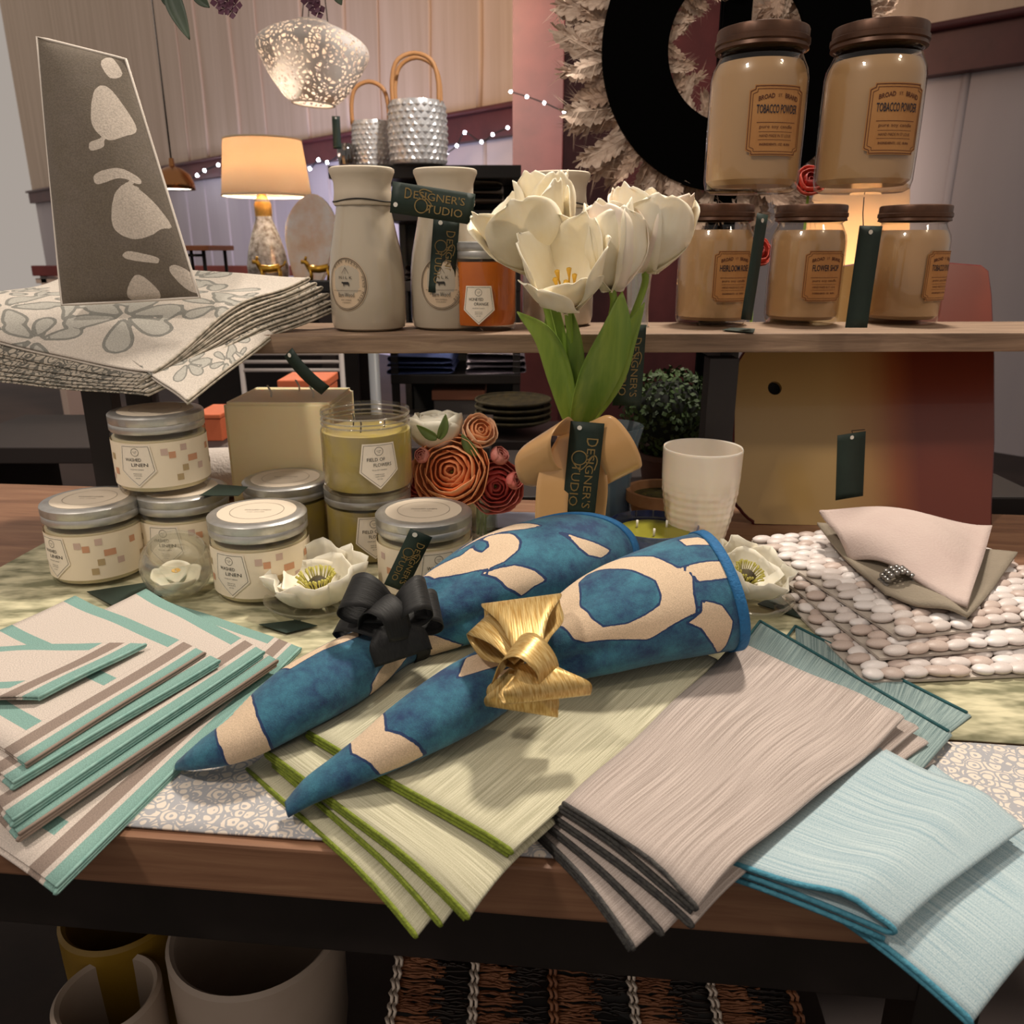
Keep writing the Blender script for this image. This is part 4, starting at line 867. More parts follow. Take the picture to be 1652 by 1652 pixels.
PRINT2 = [[(0.656, 0.35), (0.694, 0.35), (0.731, 0.356), (0.762, 0.35), (0.787, 0.35), (0.812, 0.322), (0.831, 0.278), (0.85, 0.25), (0.863, 0.211), (0.875, 0.178), (0.894, 0.15), (0.881, 0.106), (0.875, 0.056), (0.819, 0.039), (0.769, 0.017), (0.731, 0.039), (0.694, 0.061), (0.656, 0.078), (0.637, 0.1), (0.625, 0.178)], ('-', [(0.713, 0.311), (0.744, 0.333), (0.762, 0.317), (0.781, 0.272), (0.8, 0.239), (0.812, 0.2), (0.825, 0.167), (0.819, 0.117), (0.806, 0.1), (0.775, 0.089), (0.738, 0.083), (0.694, 0.1), (0.681, 0.139), (0.681, 0.217)]), [(0.625, 0.344), (0.65, 0.35), (0.631, 0.244), (0.625, 0.217)], [(0.925, 0.289), (0.975, 0.267), (0.994, 0.228), (0.994, 0.183), (0.994, 0.183), (0.994, 0.217), (0.956, 0.233), (0.925, 0.244)], [(0.881, 0.178), (0.944, 0.172), (0.994, 0.161), (0.994, 0.117), (0.938, 0.122), (0.9, 0.128), (0.9, 0.15)], [(0.894, 0.078), (0.938, 0.056), (0.963, 0.011), (0.95, -0.039), (0.938, -0.117), (0.9, -0.033), (0.881, 0.011), (0.856, 0.033), (0.887, 0.05)], [(0.362, 0.228), (0.406, 0.311), (0.431, 0.278), (0.525, 0.45), (0.444, 0.144), (0.406, 0.178)], [(0.406, 0.144), (0.438, 0.128), (0.444, 0.033), (0.412, 0.044), (0.4, 0.111)], [(0.2, 0.367), (0.231, 0.356), (0.269, 0.372), (0.256, 0.256), (0.25, 0.2), (0.263, 0.139), (0.275, 0.056), (0.287, -0.067), (0.263, -0.083), (0.231, -0.061), (0.219, 0.067), (0.206, 0.144), (0.194, 0.211)]]

M_rollp = printed('blue_print', '1a3a62', '3a7a90', 'dcc2a4', '1a3560', .0045, 40, 1500, .003)
M_rhem = mat('royal_hem', '155a8c', .8, c2='1a659a', ns=200, bump=.4, bs=600)
def rolled(label, ST, z0, slant, polys):
    f = roll_surface(ST, z0, slant); t = thing('rolled_napkin', label, 'napkin', (0, 0, 0), group='blue printed napkins rolled and tied')
    nu, nv = 150, 90
    V, Fc, UV = gridf(nu, nv, lambda u, v: f(u, v*2*PI), True)
    sd = sdf(polys, [(u, (v+.3) % 1.0-.3) for u, v in UV]) if polys else np.full(len(V), -1.0)
    o = mesh('cloth', V, Fc, M_rollp, t, attr=sd); solid(o, .0012, 1)
    ringm = MB(); 
    V2, F2, _ = gridf(3, nv, lambda u, v: f(1.0+(.0 if u == 0 else 0), v*2*PI)+(f(1.0, v*2*PI)-f(.985, v*2*PI)).normalized()*(u*.0075-.004), True)
    h = mesh('hem', V2, F2, M_rhem, t); solid(h, .0022, 1)
    # inner layer of the roll seen at the open end
    V3, F3, _ = gridf(8, 40, lambda u, v: f(.80+.19*u, v*2*PI).lerp(f(.80+.19*u, 0).lerp(f(.80+.19*u, PI), .5), .12), True)
    mesh('inner_fold', V3, F3, mat('inner_blue', '1f4a6e', .9, c2='2a5f80', ns=40), t)
    # twisted tip
    return t, f
r1, f1 = rolled('rolled blue napkin tied with a black bow', ROLL1, .020, .045, PRINT1)
r2, f2 = rolled('rolled blue napkin tied with a gold bow', ROLL2, .026, -.014, PRINT2)
# ---- ribbon bows on the rolls
def gros(name, c, c2, metal, rough):
    m, nt, nd, lk, b = newmat(name); b.inputs['Roughness'].default_value = rough; b.inputs['Metallic'].default_value = metal
    tc = N(nd, 'ShaderNodeTexCoord'); w = N(nd, 'ShaderNodeTexNoise', i_Scale=1.0, i_Detail=3); mp = N(nd, 'ShaderNodeMapping'); mp.inputs['Scale'].default_value = (900, 40, 1); lk.new(tc.outputs['UV'], mp.inputs[0]); lk.new(mp.outputs[0], w.inputs['Vector'])
    r = ramp(nd, [(.35, c), (.65, c2)]); lk.new(w.outputs[0], r.inputs[0]); lk.new(r.outputs[0], b.inputs['Base Color'])
    bp = N(nd, 'ShaderNodeBump', i_Strength=.5, i_Distance=.0006); lk.new(w.outputs[0], bp.inputs['Height']); lk.new(bp.outputs[0], b.inputs['Normal']); return m
M_blackr = gros('black_grosgrain', '070707', '131313', 0, .65); M_goldr = gros('gold_foil_ribbon', 'b8914e', 'dcc084', .6, .42)
def strap(parent, f, u0, wid, m, lift=.0016):
    V, Fc, UV = gridf(6, 60, lambda a, v: (lambda p, c: p+(p-c).normalized()*lift)(f(u0+(a-.5)*wid, v*2*PI), (f(u0+(a-.5)*wid, 0)+f(u0+(a-.5)*wid, PI))*.5), True)
    o = mesh('strap', V, Fc, m, parent, uv=[(a*.02, b*.2) for a, b in UV]); solid(o, .0006, 1)
def P3(px, py, z): return Wz(px, py, z)
def bowloop(parent, m, c, tip, lift, wc, wt, wdir, squash=1.0):
    """ribbon loop from the knot c out to tip and back; wdir = direction of the ribbon's width"""
    c = Vector(c); tip = Vector(tip); wd_ = Vector(wdir).normalized(); ax = tip-c; nrm = ax.cross(wd_).normalized()
    if nrm.z < 0: nrm = -nrm
    P = [c+nrm*.002, c+ax*.35+nrm*lift*.9, c+ax*.72+nrm*lift, c+ax*.97+nrm*lift*.45, c+ax*.98-nrm*lift*.25, c+ax*.70-nrm*lift*.55, c+ax*.33-nrm*lift*.35, c-nrm*.002]
    Wd_ = [wd_*wc, wd_*(wc*.6+wt*.4), wd_*wt, wd_*wt, wd_*wt, wd_*wt, wd_*(wc*.6+wt*.4), wd_*wc]
    return ribbon('loop', P, Wd_, m, parent, 36, 6, .0005)
kb = thing('ribbon_bow', 'black grosgrain bow tied round the far napkin roll', 'bow')
kc = P3(628, 985, .075)
bowloop(kb, M_blackr, kc, P3(556, 962, .085), .017, .018, .026, (.25, .75, .55))
bowloop(kb, M_blackr, kc+Vector((-.002, -.006, -.012)), P3(556, 1006, .055), .012, .016, .024, (.3, .6, .5))
bowloop(kb, M_blackr, kc+Vector((.004, -.008, .0)), P3(692, 965, .082), .014, .018, .026, (-.25, .75, .55))
bowloop(kb, M_blackr, kc+Vector((.006, .006, -.006)), P3(708, 990, .064), .012, .016, .026, (-.2, .7, .5))
ribbon('tail', [kc+Vector((.002, -.012, -.004)), P3(640, 1028, .064), P3(652, 1062, .050)], [(.016, .002, .004), (.034, .012, .008), (.036, .014, .006)], M_blackr, kb, 14)
ribbon('knot', [kc+Vector((-.015, .006, -.016)), kc+Vector((-.012, -.004, .002)), kc+Vector((-.004, -.013, .011)), kc+Vector((.006, -.019, .006)), kc+Vector((.010, -.018, -.012))], [(.012, .016, .006), (.013, .017, .007), (.014, .016, .006), (.014, .014, .002), (.014, .012, -.002)], M_blackr, kb, 24, 6, .0006, .001)
strap(kb, f1, .595, .040, M_blackr)
gk = thing('ribbon_bow', 'metallic gold bow tied round the near napkin roll', 'bow')
gc = P3(852, 1052, .086)
bowloop(gk, M_goldr, gc, P3(842, 975, .084), .010, .016, .050, (1, .1, .1))
bowloop(gk, M_goldr, gc+Vector((-.003, .002, -.006)), P3(784, 1006, .078), .011, .014, .034, (.6, .7, .3))
bowloop(gk, M_goldr, gc+Vector((.002, -.006, -.004)), P3(884, 1128, .066), .0075, .016, .050, (.95, .28, -.05))
bowloop(gk, M_goldr, gc+Vector((-.004, -.006, -.010)), P3(842, 1146, .050), .007, .014, .042, (1, -.1, -.12))
ribbon('knot', [gc+Vector((-.016, .004, -.016)), gc+Vector((-.010, -.004, .004)), gc+Vector((.000, -.012, .010)), gc+Vector((.010, -.016, .000)), gc+Vector((.012, -.010, -.018))], [(.010, .018, .004), (.011, .020, .006), (.012, .018, .004), (.012, .016, .0), (.012, .014, -.004)], M_goldr, gk, 20)
strap(gk, f2, .545, .042, M_goldr)
# ================================================================ PRINTED NAPKIN STACK AND CUSHION, upper left
M_bot = damask('botanical_print', 'd2c7ba', 'a09e97', 30, .025, .80); M_bot2 = damask('botanical_print_dense', 'bdb2a2', '6a675f', 100, .05, .6)
M_flow = printed('flower_print', 'd2c8bc', 'cdc2b5', 'b4b0a6', '86847c', .012, 20, 900, .006)
FLOW = []
def ell(cx, cy, a, l, w): return [(cx+math.cos(a)*l*(.5+.5*math.cos(t))-math.sin(a)*w*math.sin(t)*(.6+.4*math.cos(t)), cy+(math.sin(a)*l*(.5+.5*math.cos(t))+math.cos(a)*w*math.sin(t)*(.6+.4*math.cos(t)))) for t in np.linspace(0, 2*PI, 15)[:-1]]
frn = random.Random(4)
for cx_, cy_, r_, n_ in ((.28, .30, .20, 6), (.70, .22, .14, 5), (.62, .62, .20, 6), (.20, .74, .16, 5), (.90, .86, .14, 5), (.45, .92, .10, 5), (.50, .06, .12, 5), (.92, .45, .13, 5), (.05, .5, .14, 5), (.42, .48, .09, 5)):
    for k in range(n_):
        a_ = k*2*PI/n_+frn.random()*.5; FLOW.append(ell(cx_+.03*math.cos(a_), cy_+.03*math.sin(a_), a_, r_*frn.uniform(.75, 1.0), r_*.30))
    for k in range(3): a_ = frn.random()*6.3; FLOW.append(ell(cx_+r_*1.1*math.cos(a_), cy_+r_*1.1*math.sin(a_), a_+.5, r_*.8, r_*.13))
M_edge = mat('napkin_selvedge', 'cfc3b2', .9, c2='8d8778', ns=140)
NP = 'botanical printed napkins stacked on the shelf end'
words_ = ['at the bottom of the stack, corner hanging lowest', 'second from the bottom of the stack', 'third from the bottom of the stack', 'in the middle of the stack', 'third from the top of the stack', 'second from the top of the stack', 'on top of the stack under the cushion']
Fp = [(302, 652, .725, 0), (238, 640, .742, 0), (228, 634, .745, 0), (220, 628, .748, 0), (226, 622, .750, 0), (236, 616, .752, 0), (248, 606, .756, 0)]
Rp = [(440, 545, .83), (536, 505, .885), (534, 494, .887), (528, 483, .889), (518, 471, .891), (508, 463, .893), (497, 453, .895)]
for i in range(7):
    Fw = Wy(*Fp[i][:3]); Rw = Wy(*Rp[i][:3]); Lv = Vector((-.26, .055, .012)); 
    if i == 0: Lv = Vector((-.10, .07, .045))
    napkin('printed_napkin', 'grey botanical printed napkin '+words_[i], 'napkin', None, 0, M_flow if i in (0, 6) else M_bot2, M_edge, 2, .0030, 1, NP, c4w=[Fw, Rw, Rw+Lv, Fw+Lv] if True else None, hr=.0012, wave=.0012, wph=i*.7, over=.2250+i*.0062, **(dict(motif=FLOW, cols=70, nv=70) if i in (0, 6) else {}))
# cushion with leaf print
M_cush = printed('leaf_print', '6a5f51', '70655a', 'c9bcae', None, 0, 30, 700, .004)
cp = [Wy(x, y, d) for x, y, d in ((100, 492, .80), (322, 480, .80), (203, 96, .86), (60, 60, .86))]
cu = thing('cushion', 'taupe cushion with pale leaf print standing on the napkins', 'cushion')
def cf(side):
    def fn(u, v):
        p = cp[0].lerp(cp[1], u).lerp(cp[3].lerp(cp[2], u), v); b = (math.sin(PI*u)*math.sin(PI*v))**.55; return p+Vector((0, side*.022*b, 0))
    return fn
leafp = [[(.55, .30), (.62, .42), (.76, .47), (.90, .40), (.97, .30), (.90, .29), (.80, .26), (.66, .25)], [(.50, .50), (.70, .53), (.84, .50), (.84, .47), (.70, .49), (.5, .46)], [(.56, .18), (.62, .20), (.80, .175), (.80, .15), (.62, .165)], [(.50, .02), (.60, .10), (.68, .09), (.74, .02), (.62, -.02)], [(.86, .12), (.92, .14), (1.0, .10), (1.02, .02), (.93, .04)],
         [(.55, .70), (.62, .83), (.75, .86), (.86, .80), (.93, .70), (.80, .66), (.66, .64)], [(.5, .62), (.62, .64), (.62, .61), (.5, .59)], [(.72, .96), (.85, .99), (.93, .93), (.8, .9)]]
for sd_ in (-1, 1):
    V, Fc, UV = gridf(60, 60, cf(sd_)); o = mesh('cover', V, Fc if sd_ < 0 else [f[::-1] for f in Fc], M_cush, cu, attr=sdf([smoothpoly(p) for p in leafp], UV))
per = [cp[0].lerp(cp[1], k/8) for k in range(8)]+[cp[1].lerp(cp[2], k/12) for k in range(12)]+[cp[2].lerp(cp[3], k/8) for k in range(8)]+[cp[3].lerp(cp[0], k/12) for k in range(12)]
tube('piping', per, .0014, mat('white_piping', 'd9cfc4', .8), cu, 6, True)

# ================================================================ RIGHT SIDE
# tan serving board leaning under the shelf
p0 = Vector((0, .882, 0)); lean = math.radians(24); nb = Vector((0, -math.cos(lean), math.sin(lean)))
bp_ = [(1188, 640), (1187, 815), (1196, 845), (1218, 866), (1250, 872), (1560, 872), (1600, 840), (1600, 500), (1560, 452), (1380, 452), (1330, 470), (1280, 505), (1235, 550), (1202, 595)]
ex = Vector((1, 0, 0)); ey = Vector((0, math.sin(lean), math.cos(lean))); org = Wp(1390, 860, p0, nb); org = Vector((org.x, p0.y, 0))
P2 = [((Wp(x, y, p0, nb)-org).dot(ex), (Wp(x, y, p0, nb)-org).dot(ey)) for x, y in bp_]
mn = min(p[1] for p in P2); P2 = [(x, y-mn+.001) for x, y in smoothpoly(P2, 3)]
hc = Wp(1250, 626, p0, nb)-org; hx, hy = hc.dot(ex), hc.dot(ey)
bmx = bmesh.new()
lo = [bmx.verts.new((x, 0, y)) for x, y in P2]; hi = [bmx.verts.new((hx+.0082*math.cos(k*PI/12), 0, hy+.0082*math.sin(k*PI/12))) for k in range(24)]
ed = [bmx.edges.new((lo[i], lo[(i+1) % len(lo)])) for i in range(len(lo))]+[bmx.edges.new((hi[i], hi[(i+1) % 24])) for i in range(24)]
bmesh.ops.triangle_fill(bmx, edges=ed, use_beauty=True); fs = list(bmx.faces)
rx = bmesh.ops.extrude_face_region(bmx, geom=fs); bmesh.ops.translate(bmx, verts=[g for g in rx['geom'] if isinstance(g, bmesh.types.BMVert)], vec=(0, .007, 0)); bmesh.ops.recalc_face_normals(bmx, faces=bmx.faces)
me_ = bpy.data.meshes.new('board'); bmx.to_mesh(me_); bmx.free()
m, nt, nd, lk, b = newmat('tan_to_rust_resin'); b.inputs['Roughness'].default_value = .30; b.inputs['Coat Weight'].default_value = .2
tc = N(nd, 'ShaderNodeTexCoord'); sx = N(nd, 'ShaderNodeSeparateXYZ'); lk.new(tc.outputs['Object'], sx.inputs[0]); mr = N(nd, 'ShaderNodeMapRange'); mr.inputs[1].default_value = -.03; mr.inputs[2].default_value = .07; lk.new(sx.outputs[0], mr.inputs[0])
rr_ = ramp(nd, [(0, 'b3925a'), (.45, 'a87c48'), (.75, '8f4c26'), (1, '702c18')]); lk.new(mr.outputs[0], rr_.inputs[0]); lk.new(rr_.outputs[0], b.inputs['Base Color']); me_.materials.append(m)  # base colour runs from tan to rust across the board
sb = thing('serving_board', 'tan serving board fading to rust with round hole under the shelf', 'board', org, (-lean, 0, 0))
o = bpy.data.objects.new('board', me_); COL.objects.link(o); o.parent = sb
lathe('hole_dark_disc', [(0, 0), (.0086, 0)], mat('hole_black', '050505', .9), sb, (hx, .0062, hy), 24, (PI/2, 0, 0)); tube('rim', [(x, .0035, y) for x, y in P2], .0028, mat('red_rim', '5c1712', .4), sb, 6, True)  # black disc added at the back of the hole, standing in for darkness beyond

# dark counter behind the table carries the topiary and the red flowers
bkc = thing('back_counter', 'dark counter just behind the table under the topiary', 'counter', (.34, 1.14, FLOOR)); box('body', (.70, .24, .715), mat('dark_board', '241915', .6), bkc, (0, 0, 0), .003, None, True); box('top', (.72, .26, .03), mat('counter_top', '1c1412', .6), bkc, (0, 0, .715), .003, None, True)
# boxwood topiary
tpz = Wy(1083, 716, 1.06)
tpy = thing('boxwood_topiary', 'dark green boxwood ball in a pot behind the shelf leg', 'plant', (tpz.x-.006, 1.06, -.004))
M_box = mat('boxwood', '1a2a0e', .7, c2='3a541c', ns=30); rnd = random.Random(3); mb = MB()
for k in range(1500):
    d = Vector((rnd.gauss(0, 1), rnd.gauss(0, 1), rnd.gauss(0, 1))).normalized(); c = d*(.050+.010*rnd.random())*(1+.15*mnoise.noise(d*3)); c.z += .098
    a = Vector((rnd.gauss(0, 1), rnd.gauss(0, 1), rnd.gauss(0, 1))).cross(d).normalized(); L = (d*.6+a).normalized()*.0085; s = L.cross(d).normalized()*.0030
    mb.add([c, c+L*.5+s, c+L, c+L*.5-s], [(0, 1, 2, 3)])
fo = mb.build('foliage', M_box, tpy); fo['kind'] = 'stuff'
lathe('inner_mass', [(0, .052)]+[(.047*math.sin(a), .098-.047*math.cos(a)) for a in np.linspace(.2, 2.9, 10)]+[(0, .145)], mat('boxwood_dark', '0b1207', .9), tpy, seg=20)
tube('trunk', [(0, 0, .02), (0, 0, .055)], .005, mat('bark', '3a2a1c', .9), tpy)
lathe('pot', [(0, .001), (.030, .001), (.036, .040), (.039, .041), (.039, .048), (.035, .048), (.034, .030), (0, .028)], mat('brown_pot', '4a2c20', .6, c2='3c231a', ns=20), tpy, seg=28)
tc_ = thing('terracotta_pot', 'small terracotta pot behind the milk glass cup', 'pot', Wz(1066, 857, 0))
lathe('pot', [(0, .001), (.030, .001), (.0365, .036), (.041, .037), (.0415, .050), (.0365, .050), (.035, .034), (0, .034)], mat('terracotta', 'a5734a', .75, c2='b78a62', ns=18), tc_, seg=36)
lathe('soil', [(0, .042), (.0355, .041)], mat('moss', '3a3416', .95, c2='565020', ns=120, bump=.8, bs=200), tc_, seg=24)
bv = thing('blue_glass_vase', 'pale blue glass vase standing behind the tulip vase', 'vase', Wz(984, 858, 0)+Vector((0, .02, 0)))
M_bg2 = glass('pale_blue_glass', 'd4e0e8', .9, .03, .08, .30, 'b9cdd8')
lathe('glass', [(0, .001), (.026, .001), (.0275, .006), (.025, .03), (.0235, .055), (.027, .085), (.0355, .118), (.0345, .1185), (.0255, .085), (.022, .055), (.0235, .03), (.025, .010), (0, .008)], M_bg2, bv, seg=44)
lathe('water', [(0, .0085), (.0245, .010), (.0232, .03), (.0215, .045), (0, .045)], glass('blue_water', '9ab8d0', .5, .05, .04, .35, '7898b8'), bv, seg=32)
cv = thing('crystal_vase', 'cut crystal vase on the shelf behind the right tulip', 'vase', Wz(1027, 527, .222))
lathe('glass', [(0, .001), (.014, .001), (.0125, .004), (.0115, .02), (.013, .05), (.0165, .072), (.0158, .072), (.0122, .05), (.0105, .02), (0, .012)], glass('crystal', 'eef0f0', .95, .04, .12, .18, 'd8d4d0'), cv, seg=36, rfn=lambda a, z: 1+.03*math.sin(a*12))
# white towel roll behind the candles
tw = thing('towel', 'white rolled towel behind the stacked candles at the left', 'towel', Wz(352, 800, 0), (0, 0, math.radians(8)))
V, Fc, _ = gridf(30, 24, lambda u, v: ((u-.5)*.17, .03*math.cos(v*2*PI)*(1-.25*abs(2*u-1)**6), .031+.030*math.sin(v*2*PI)*(1-.2*abs(2*u-1)**6)), True); solid(mesh('cloth', V, Fc, mat('white_towel', 'd8cdc4', .9, bump=.5, bs=300), tw), .002)
# pale printed cloth and card on the table behind the posy
for nm, c4, z, mm, lb in (('paper_sheet', [(770, 852), (872, 852), (868, 828), (795, 826)], .004, mat('blue_paper', 'c3cbe6', .7), 'pale blue paper lying behind the posy vase'), ('paper_sheet', [(960, 852), (1030, 850), (1018, 822), (985, 820)], .004, mat('blue_paper', 'c3cbe6', .7), 'pale blue paper lying behind the blue glass bowl')):
    o = mesh(nm, [Wz(x, y, z) for x, y in c4], [(0, 1, 2, 3)], mm, smooth=False); solid(o, .0008, 1); props(o, lb, 'paper')

# ================================================================ PEBBLE MATS
M_peb = [mat('pebble_a', 'd6ccc8', .45, c2='cabfb9', ns=12), mat('pebble_b', 'c6b5ac', .45, c2='bca99f', ns=12), mat('pebble_c', 'e0d9d6', .4)]
bmp = bmesh.new(); bmesh.ops.create_uvsphere(bmp, u_segments=12, v_segments=7, radius=1)
pebs = []
for k in range(3):
    me_ = bpy.data.meshes.new('pebble'); bmp.to_mesh(me_); me_.shade_smooth(); me_.materials.append(M_peb[k]); pebs.append(me_)
bmp.free(); rnd = random.Random(5)
M_mesh = mat('mat_backing', 'a89e94', .9, c2='b8aea4', ns=80)
def pebble_mat(label, bl_, fl_, dirlen, z, only=None):
    """bl_: back-left corner px, fl_: front-left px; the mat runs to the right and front from there"""
    O = Wz(*bl_, z); Q = Wz(*fl_, z); e1_ = (Q-O); L1 = e1_.length; e1_.normalize(); e2_ = Vector((-e1_.y, e1_.x, 0))
    if e2_.x < 0: e2_ = -e2_
    T = thing('pebble_mat', label, 'trivet', (0, 0, 0), group='white pebble mats in a pile')
    C = [O, Q, Q+e2_*dirlen, O+e2_*dirlen]; o = mesh('backing', [p+Vector((0, 0, -.001)) for p in C], [(0, 1, 2, 3)], M_mesh, T, smooth=False); solid(o, .002, 0)
    ny = int(L1/.0112); nx = int(dirlen/.0165)
    for j in range(ny):
        for i in range(nx):
            a = (j+.5)/ny*L1; bb = (i+.5+.5*(j % 2))/nx*dirlen
            if only and not only(a, bb, L1): continue
            p = O+e1_*(a+rnd.uniform(-.001, .001))+e2_*(bb+rnd.uniform(-.002, .002)); o = bpy.data.objects.new('pebble', rnd.choice(pebs)); COL.objects.link(o); o.parent = T
            o.location = p+Vector((0, 0, .0028)); o.scale = (rnd.uniform(.0085, .0112), rnd.uniform(.0060, .0074), .0036); o.rotation_euler = (rnd.uniform(-.08, .08), rnd.uniform(-.08, .08), math.atan2(e2_.y, e2_.x)+rnd.uniform(-.25, .25))
    return T
edge_only = lambda a, b, L: a > L-.050 or b < .036
pebble_mat('white pebble mat at the bottom of the pile, showing along its front', (1205, 905), (1395, 1100), .20, .006, edge_only)
pebble_mat('white pebble mat in the middle of the pile', (1205, 888), (1420, 1062), .20, .0145, edge_only)
pebble_mat('white pebble mat on top of the pile under the folded napkins', (1212, 872), (1450, 1030), .20, .023)
# folded napkins with a beaded ring on the mats
M_pinkl = mat('blush_linen', 'b7a39c', .85, c2='c2b0a8', ns=10, bump=.3, bs=500); M_taupe = mat('taupe_linen', '837868', .85, c2='928776', ns=10, bump=.3, bs=500)
fn1 = thing('folded_napkin', 'blush linen napkin folded loosely on top of the pebble mats', 'napkin')
def drape(c4, zs, bulge, ph):
    A, B, C, D = [Wz(x, y, z) for (x, y), z in zip(c4, zs)]
    return lambda u, v: (lambda p: p+Vector((0, 0, bulge*math.sin(PI*min(1, u*1.1))*math.sin(PI*(.15+.8*v))+.003*math.sin(u*7+v*5+ph))))(A.lerp(B, u).lerp(D.lerp(C, u), v))
V, Fc, UV = gridf(24, 20, drape([(1375, 905), (1560, 985), (1600, 850), (1322, 822)], (.034, .036, .054, .066), .020, 0)); solid(mesh('cloth', V, Fc, M_pinkl, fn1, uv=UV), .0035, 1)
fn2 = thing('folded_napkin', 'taupe linen napkin under the blush one on the pebble mats', 'napkin')
V, Fc, UV = gridf(24, 20, drape([(1428, 965), (1560, 1000), (1640, 900), (1318, 850)], (.031, .031, .034, .042), .006, 2)); solid(mesh('cloth', V, Fc, M_taupe, fn2, uv=UV), .003, 1)
ng = thing('napkin_ring', 'grey beaded napkin ring at the tip of the taupe napkin', 'napkin ring', Wz(1448, 940, .036))
for k in range(16):
    a = k/16*2*PI
    for j in range(3): lathe('bead', [(0, -.0028), (.0024, -.0014), (.0028, 0), (.0024, .0014), (0, .0028)], mat('smoke_bead', '8f8a86', .2, .6), ng, (.012*math.cos(a), (j-1)*.0052, .012*math.sin(a)), 8)

# ================================================================ BELOW THE TABLE
SH = -.3875
M_wpot = mat('white_stoneware', 'b7a595', .5, c2='a99684', ns=7); M_ypot = mat('yellow_glaze', '8a6a1c', .4, c2='a5822c', ns=9)
def pot(name, label, px, py, zr, R, m, h, rim=.006, sh=1.0):
    c = Wz(px, py, zr); t = thing(name, label, 'pot', (c.x, c.y, SH)); h = zr-SH
    lathe('body', [(0, .001), (R*.72*sh, .001), (R*.84*sh, .012), (R*.98, h*.5), (R, h*.85), (R, h-.003), (R-rim*.5, h), (R-rim, h-.003), (R-rim, h*.6), (R*.7, .02), (0, .016)], m, t, seg=56); return t
big = pot('planter', 'large white stoneware pot below the table', 413, 1492, -.200, .0665, M_wpot, 0)
pot('planter', 'small white pot at the far left below the table', 172, 1600, -.225, .038, M_wpot, 0)
pot('planter', 'yellow glazed pot behind the white pots below the table', 196, 1462, -.215, .048, M_ypot, 0)
# copper fringed throw
M_cop = mat('copper_strand', 'a06a48', .45, .2, c2='6e3f24', ns=30); M_blk = mat('black_strand', '18100c', .45, .0, c2='2c1c12', ns=30); M_slv = mat('silver_thread', 'd8c8b8', .35, .4)
thw = thing('fringed_throw', 'copper and black fringed throw folded below the table', 'throw')
TA, TB = Wz(650, 1512, -.21), Wz(1262, 1560, -.21); TC, TD = Wz(1330, 1800, -.27), Wz(610, 1800, -.27)
def tps(u, v, h=0): p = TA.lerp(TB, u).lerp(TD.lerp(TC, u), v); p.z += h; return p
o = mesh('fold', [tps(u, v, -.006) for v in (-.25, 1) for u in (0, 1)]+[tps(u, v, -.006-dz) for v, dz in ((-.25, .17), (1, .11)) for u in (0, 1)], [(0, 2, 3, 1), (4, 5, 7, 6), (0, 1, 5, 4), (2, 6, 7, 3), (0, 4, 6, 2), (1, 3, 7, 5)], M_blk, thw, smooth=False)
for nm, mm, lo_, hi_, cnt in (('copper_fringe', M_cop, 0, .56, 700), ('black_fringe', M_blk, .50, 1.0, 500)):
    mb = MB()
    for k in range(cnt):
        b_ = rnd.randrange(5); v = rnd.uniform(-.2, 1); x0 = (b_+lo_*rnd.uniform(.8, 1.0)+.03)/5; x1 = (b_+min(.97, hi_*rnd.uniform(.7, 1.15)))/5
        mb.tube([tps(x0+(x1-x0)*q_/5, v+.006*math.sin(q_*1.3+k), .001+.003*rnd.random()) for q_ in range(6)], .0010, 4)
    mb.build(nm, mm, thw, smooth=True)['kind'] = 'stuff'
for b_ in range(6):
    for off in (-.012, .012):
        tube('braid', [tps(b_/5+off/2+.004*math.sin(q_*1.7), -.2+q_*.02, .006+.0015*math.cos(q_*1.7)) for q_ in range(60)], .0016, M_slv if b_ in (0, 1, 3, 4) else M_cop, thw, 5)
# ================================================================ BACKGROUND SHOP
M_dkwood = mat('dark_furniture', '1d1513', .5, c2='261b18', ns=12); M_glow = mat('lamp_linen', 'f0d9b8', .8)
# console with lamp
CT = Wy(430, 462, 2.2).z
con = thing('console_table', 'dark console table carrying the lit lamp', 'table', (Wy(430, 462, 2.2).x, 2.13, FLOOR))
box('top', (.50, .50, .03), M_dkwood, con, (0, 0, CT-FLOOR-.015), .003)
for x in (-.22, .22):
    for y in (-.22, .22): box('leg', (.035, .035, CT-FLOOR-.03), M_dkwood, con, (x, y, 0), .002, None, True)
box('panel', (.45, .02, .45), M_dkwood, con, (0, .1, CT-FLOOR-.5), .002, None, True)
lb = Wy(435, 455, 2.2); lamp = thing('table_lamp', 'lit table lamp with pale drum shade and mosaic glass base', 'lamp', (lb.x, 2.2, CT))
hz = lambda py, y=2.2: Wy(430, py, y).z-CT
M_shade = newmat('lit_shade')
m, nt, nd, lk, b = M_shade; nd.remove(b); td = N(nd, 'ShaderNodeBsdfTranslucent'); td.inputs[0].default_value = lin('fdeedd'); df = N(nd, 'ShaderNodeBsdfDiffuse'); df.inputs[0].default_value = lin('efdcc6'); mxs = N(nd, 'ShaderNodeMixShader', i_0=.55); lk.new(df.outputs[0], mxs.inputs[1]); lk.new(td.outputs[0], mxs.inputs[2]); lk.new(mxs.outputs[0], nd['Material Output'].inputs[0]); M_shade = m
sx_ = Wy(427, 270, 2.2).x-lb.x
solid(lathe('shade', [(.110, hz(316)), (.0945, hz(226))], M_shade, lamp, (sx_, 0, 0), 48), .002, 0)
for z_, r_ in ((hz(316), .110), (hz(226), .0945)): tube('shade_trim', [(r_*math.cos(a)+sx_, r_*math.sin(a), z_) for a in np.linspace(0, 2*PI, 41)[:-1]], .0025, M_glow, lamp, 6, True)
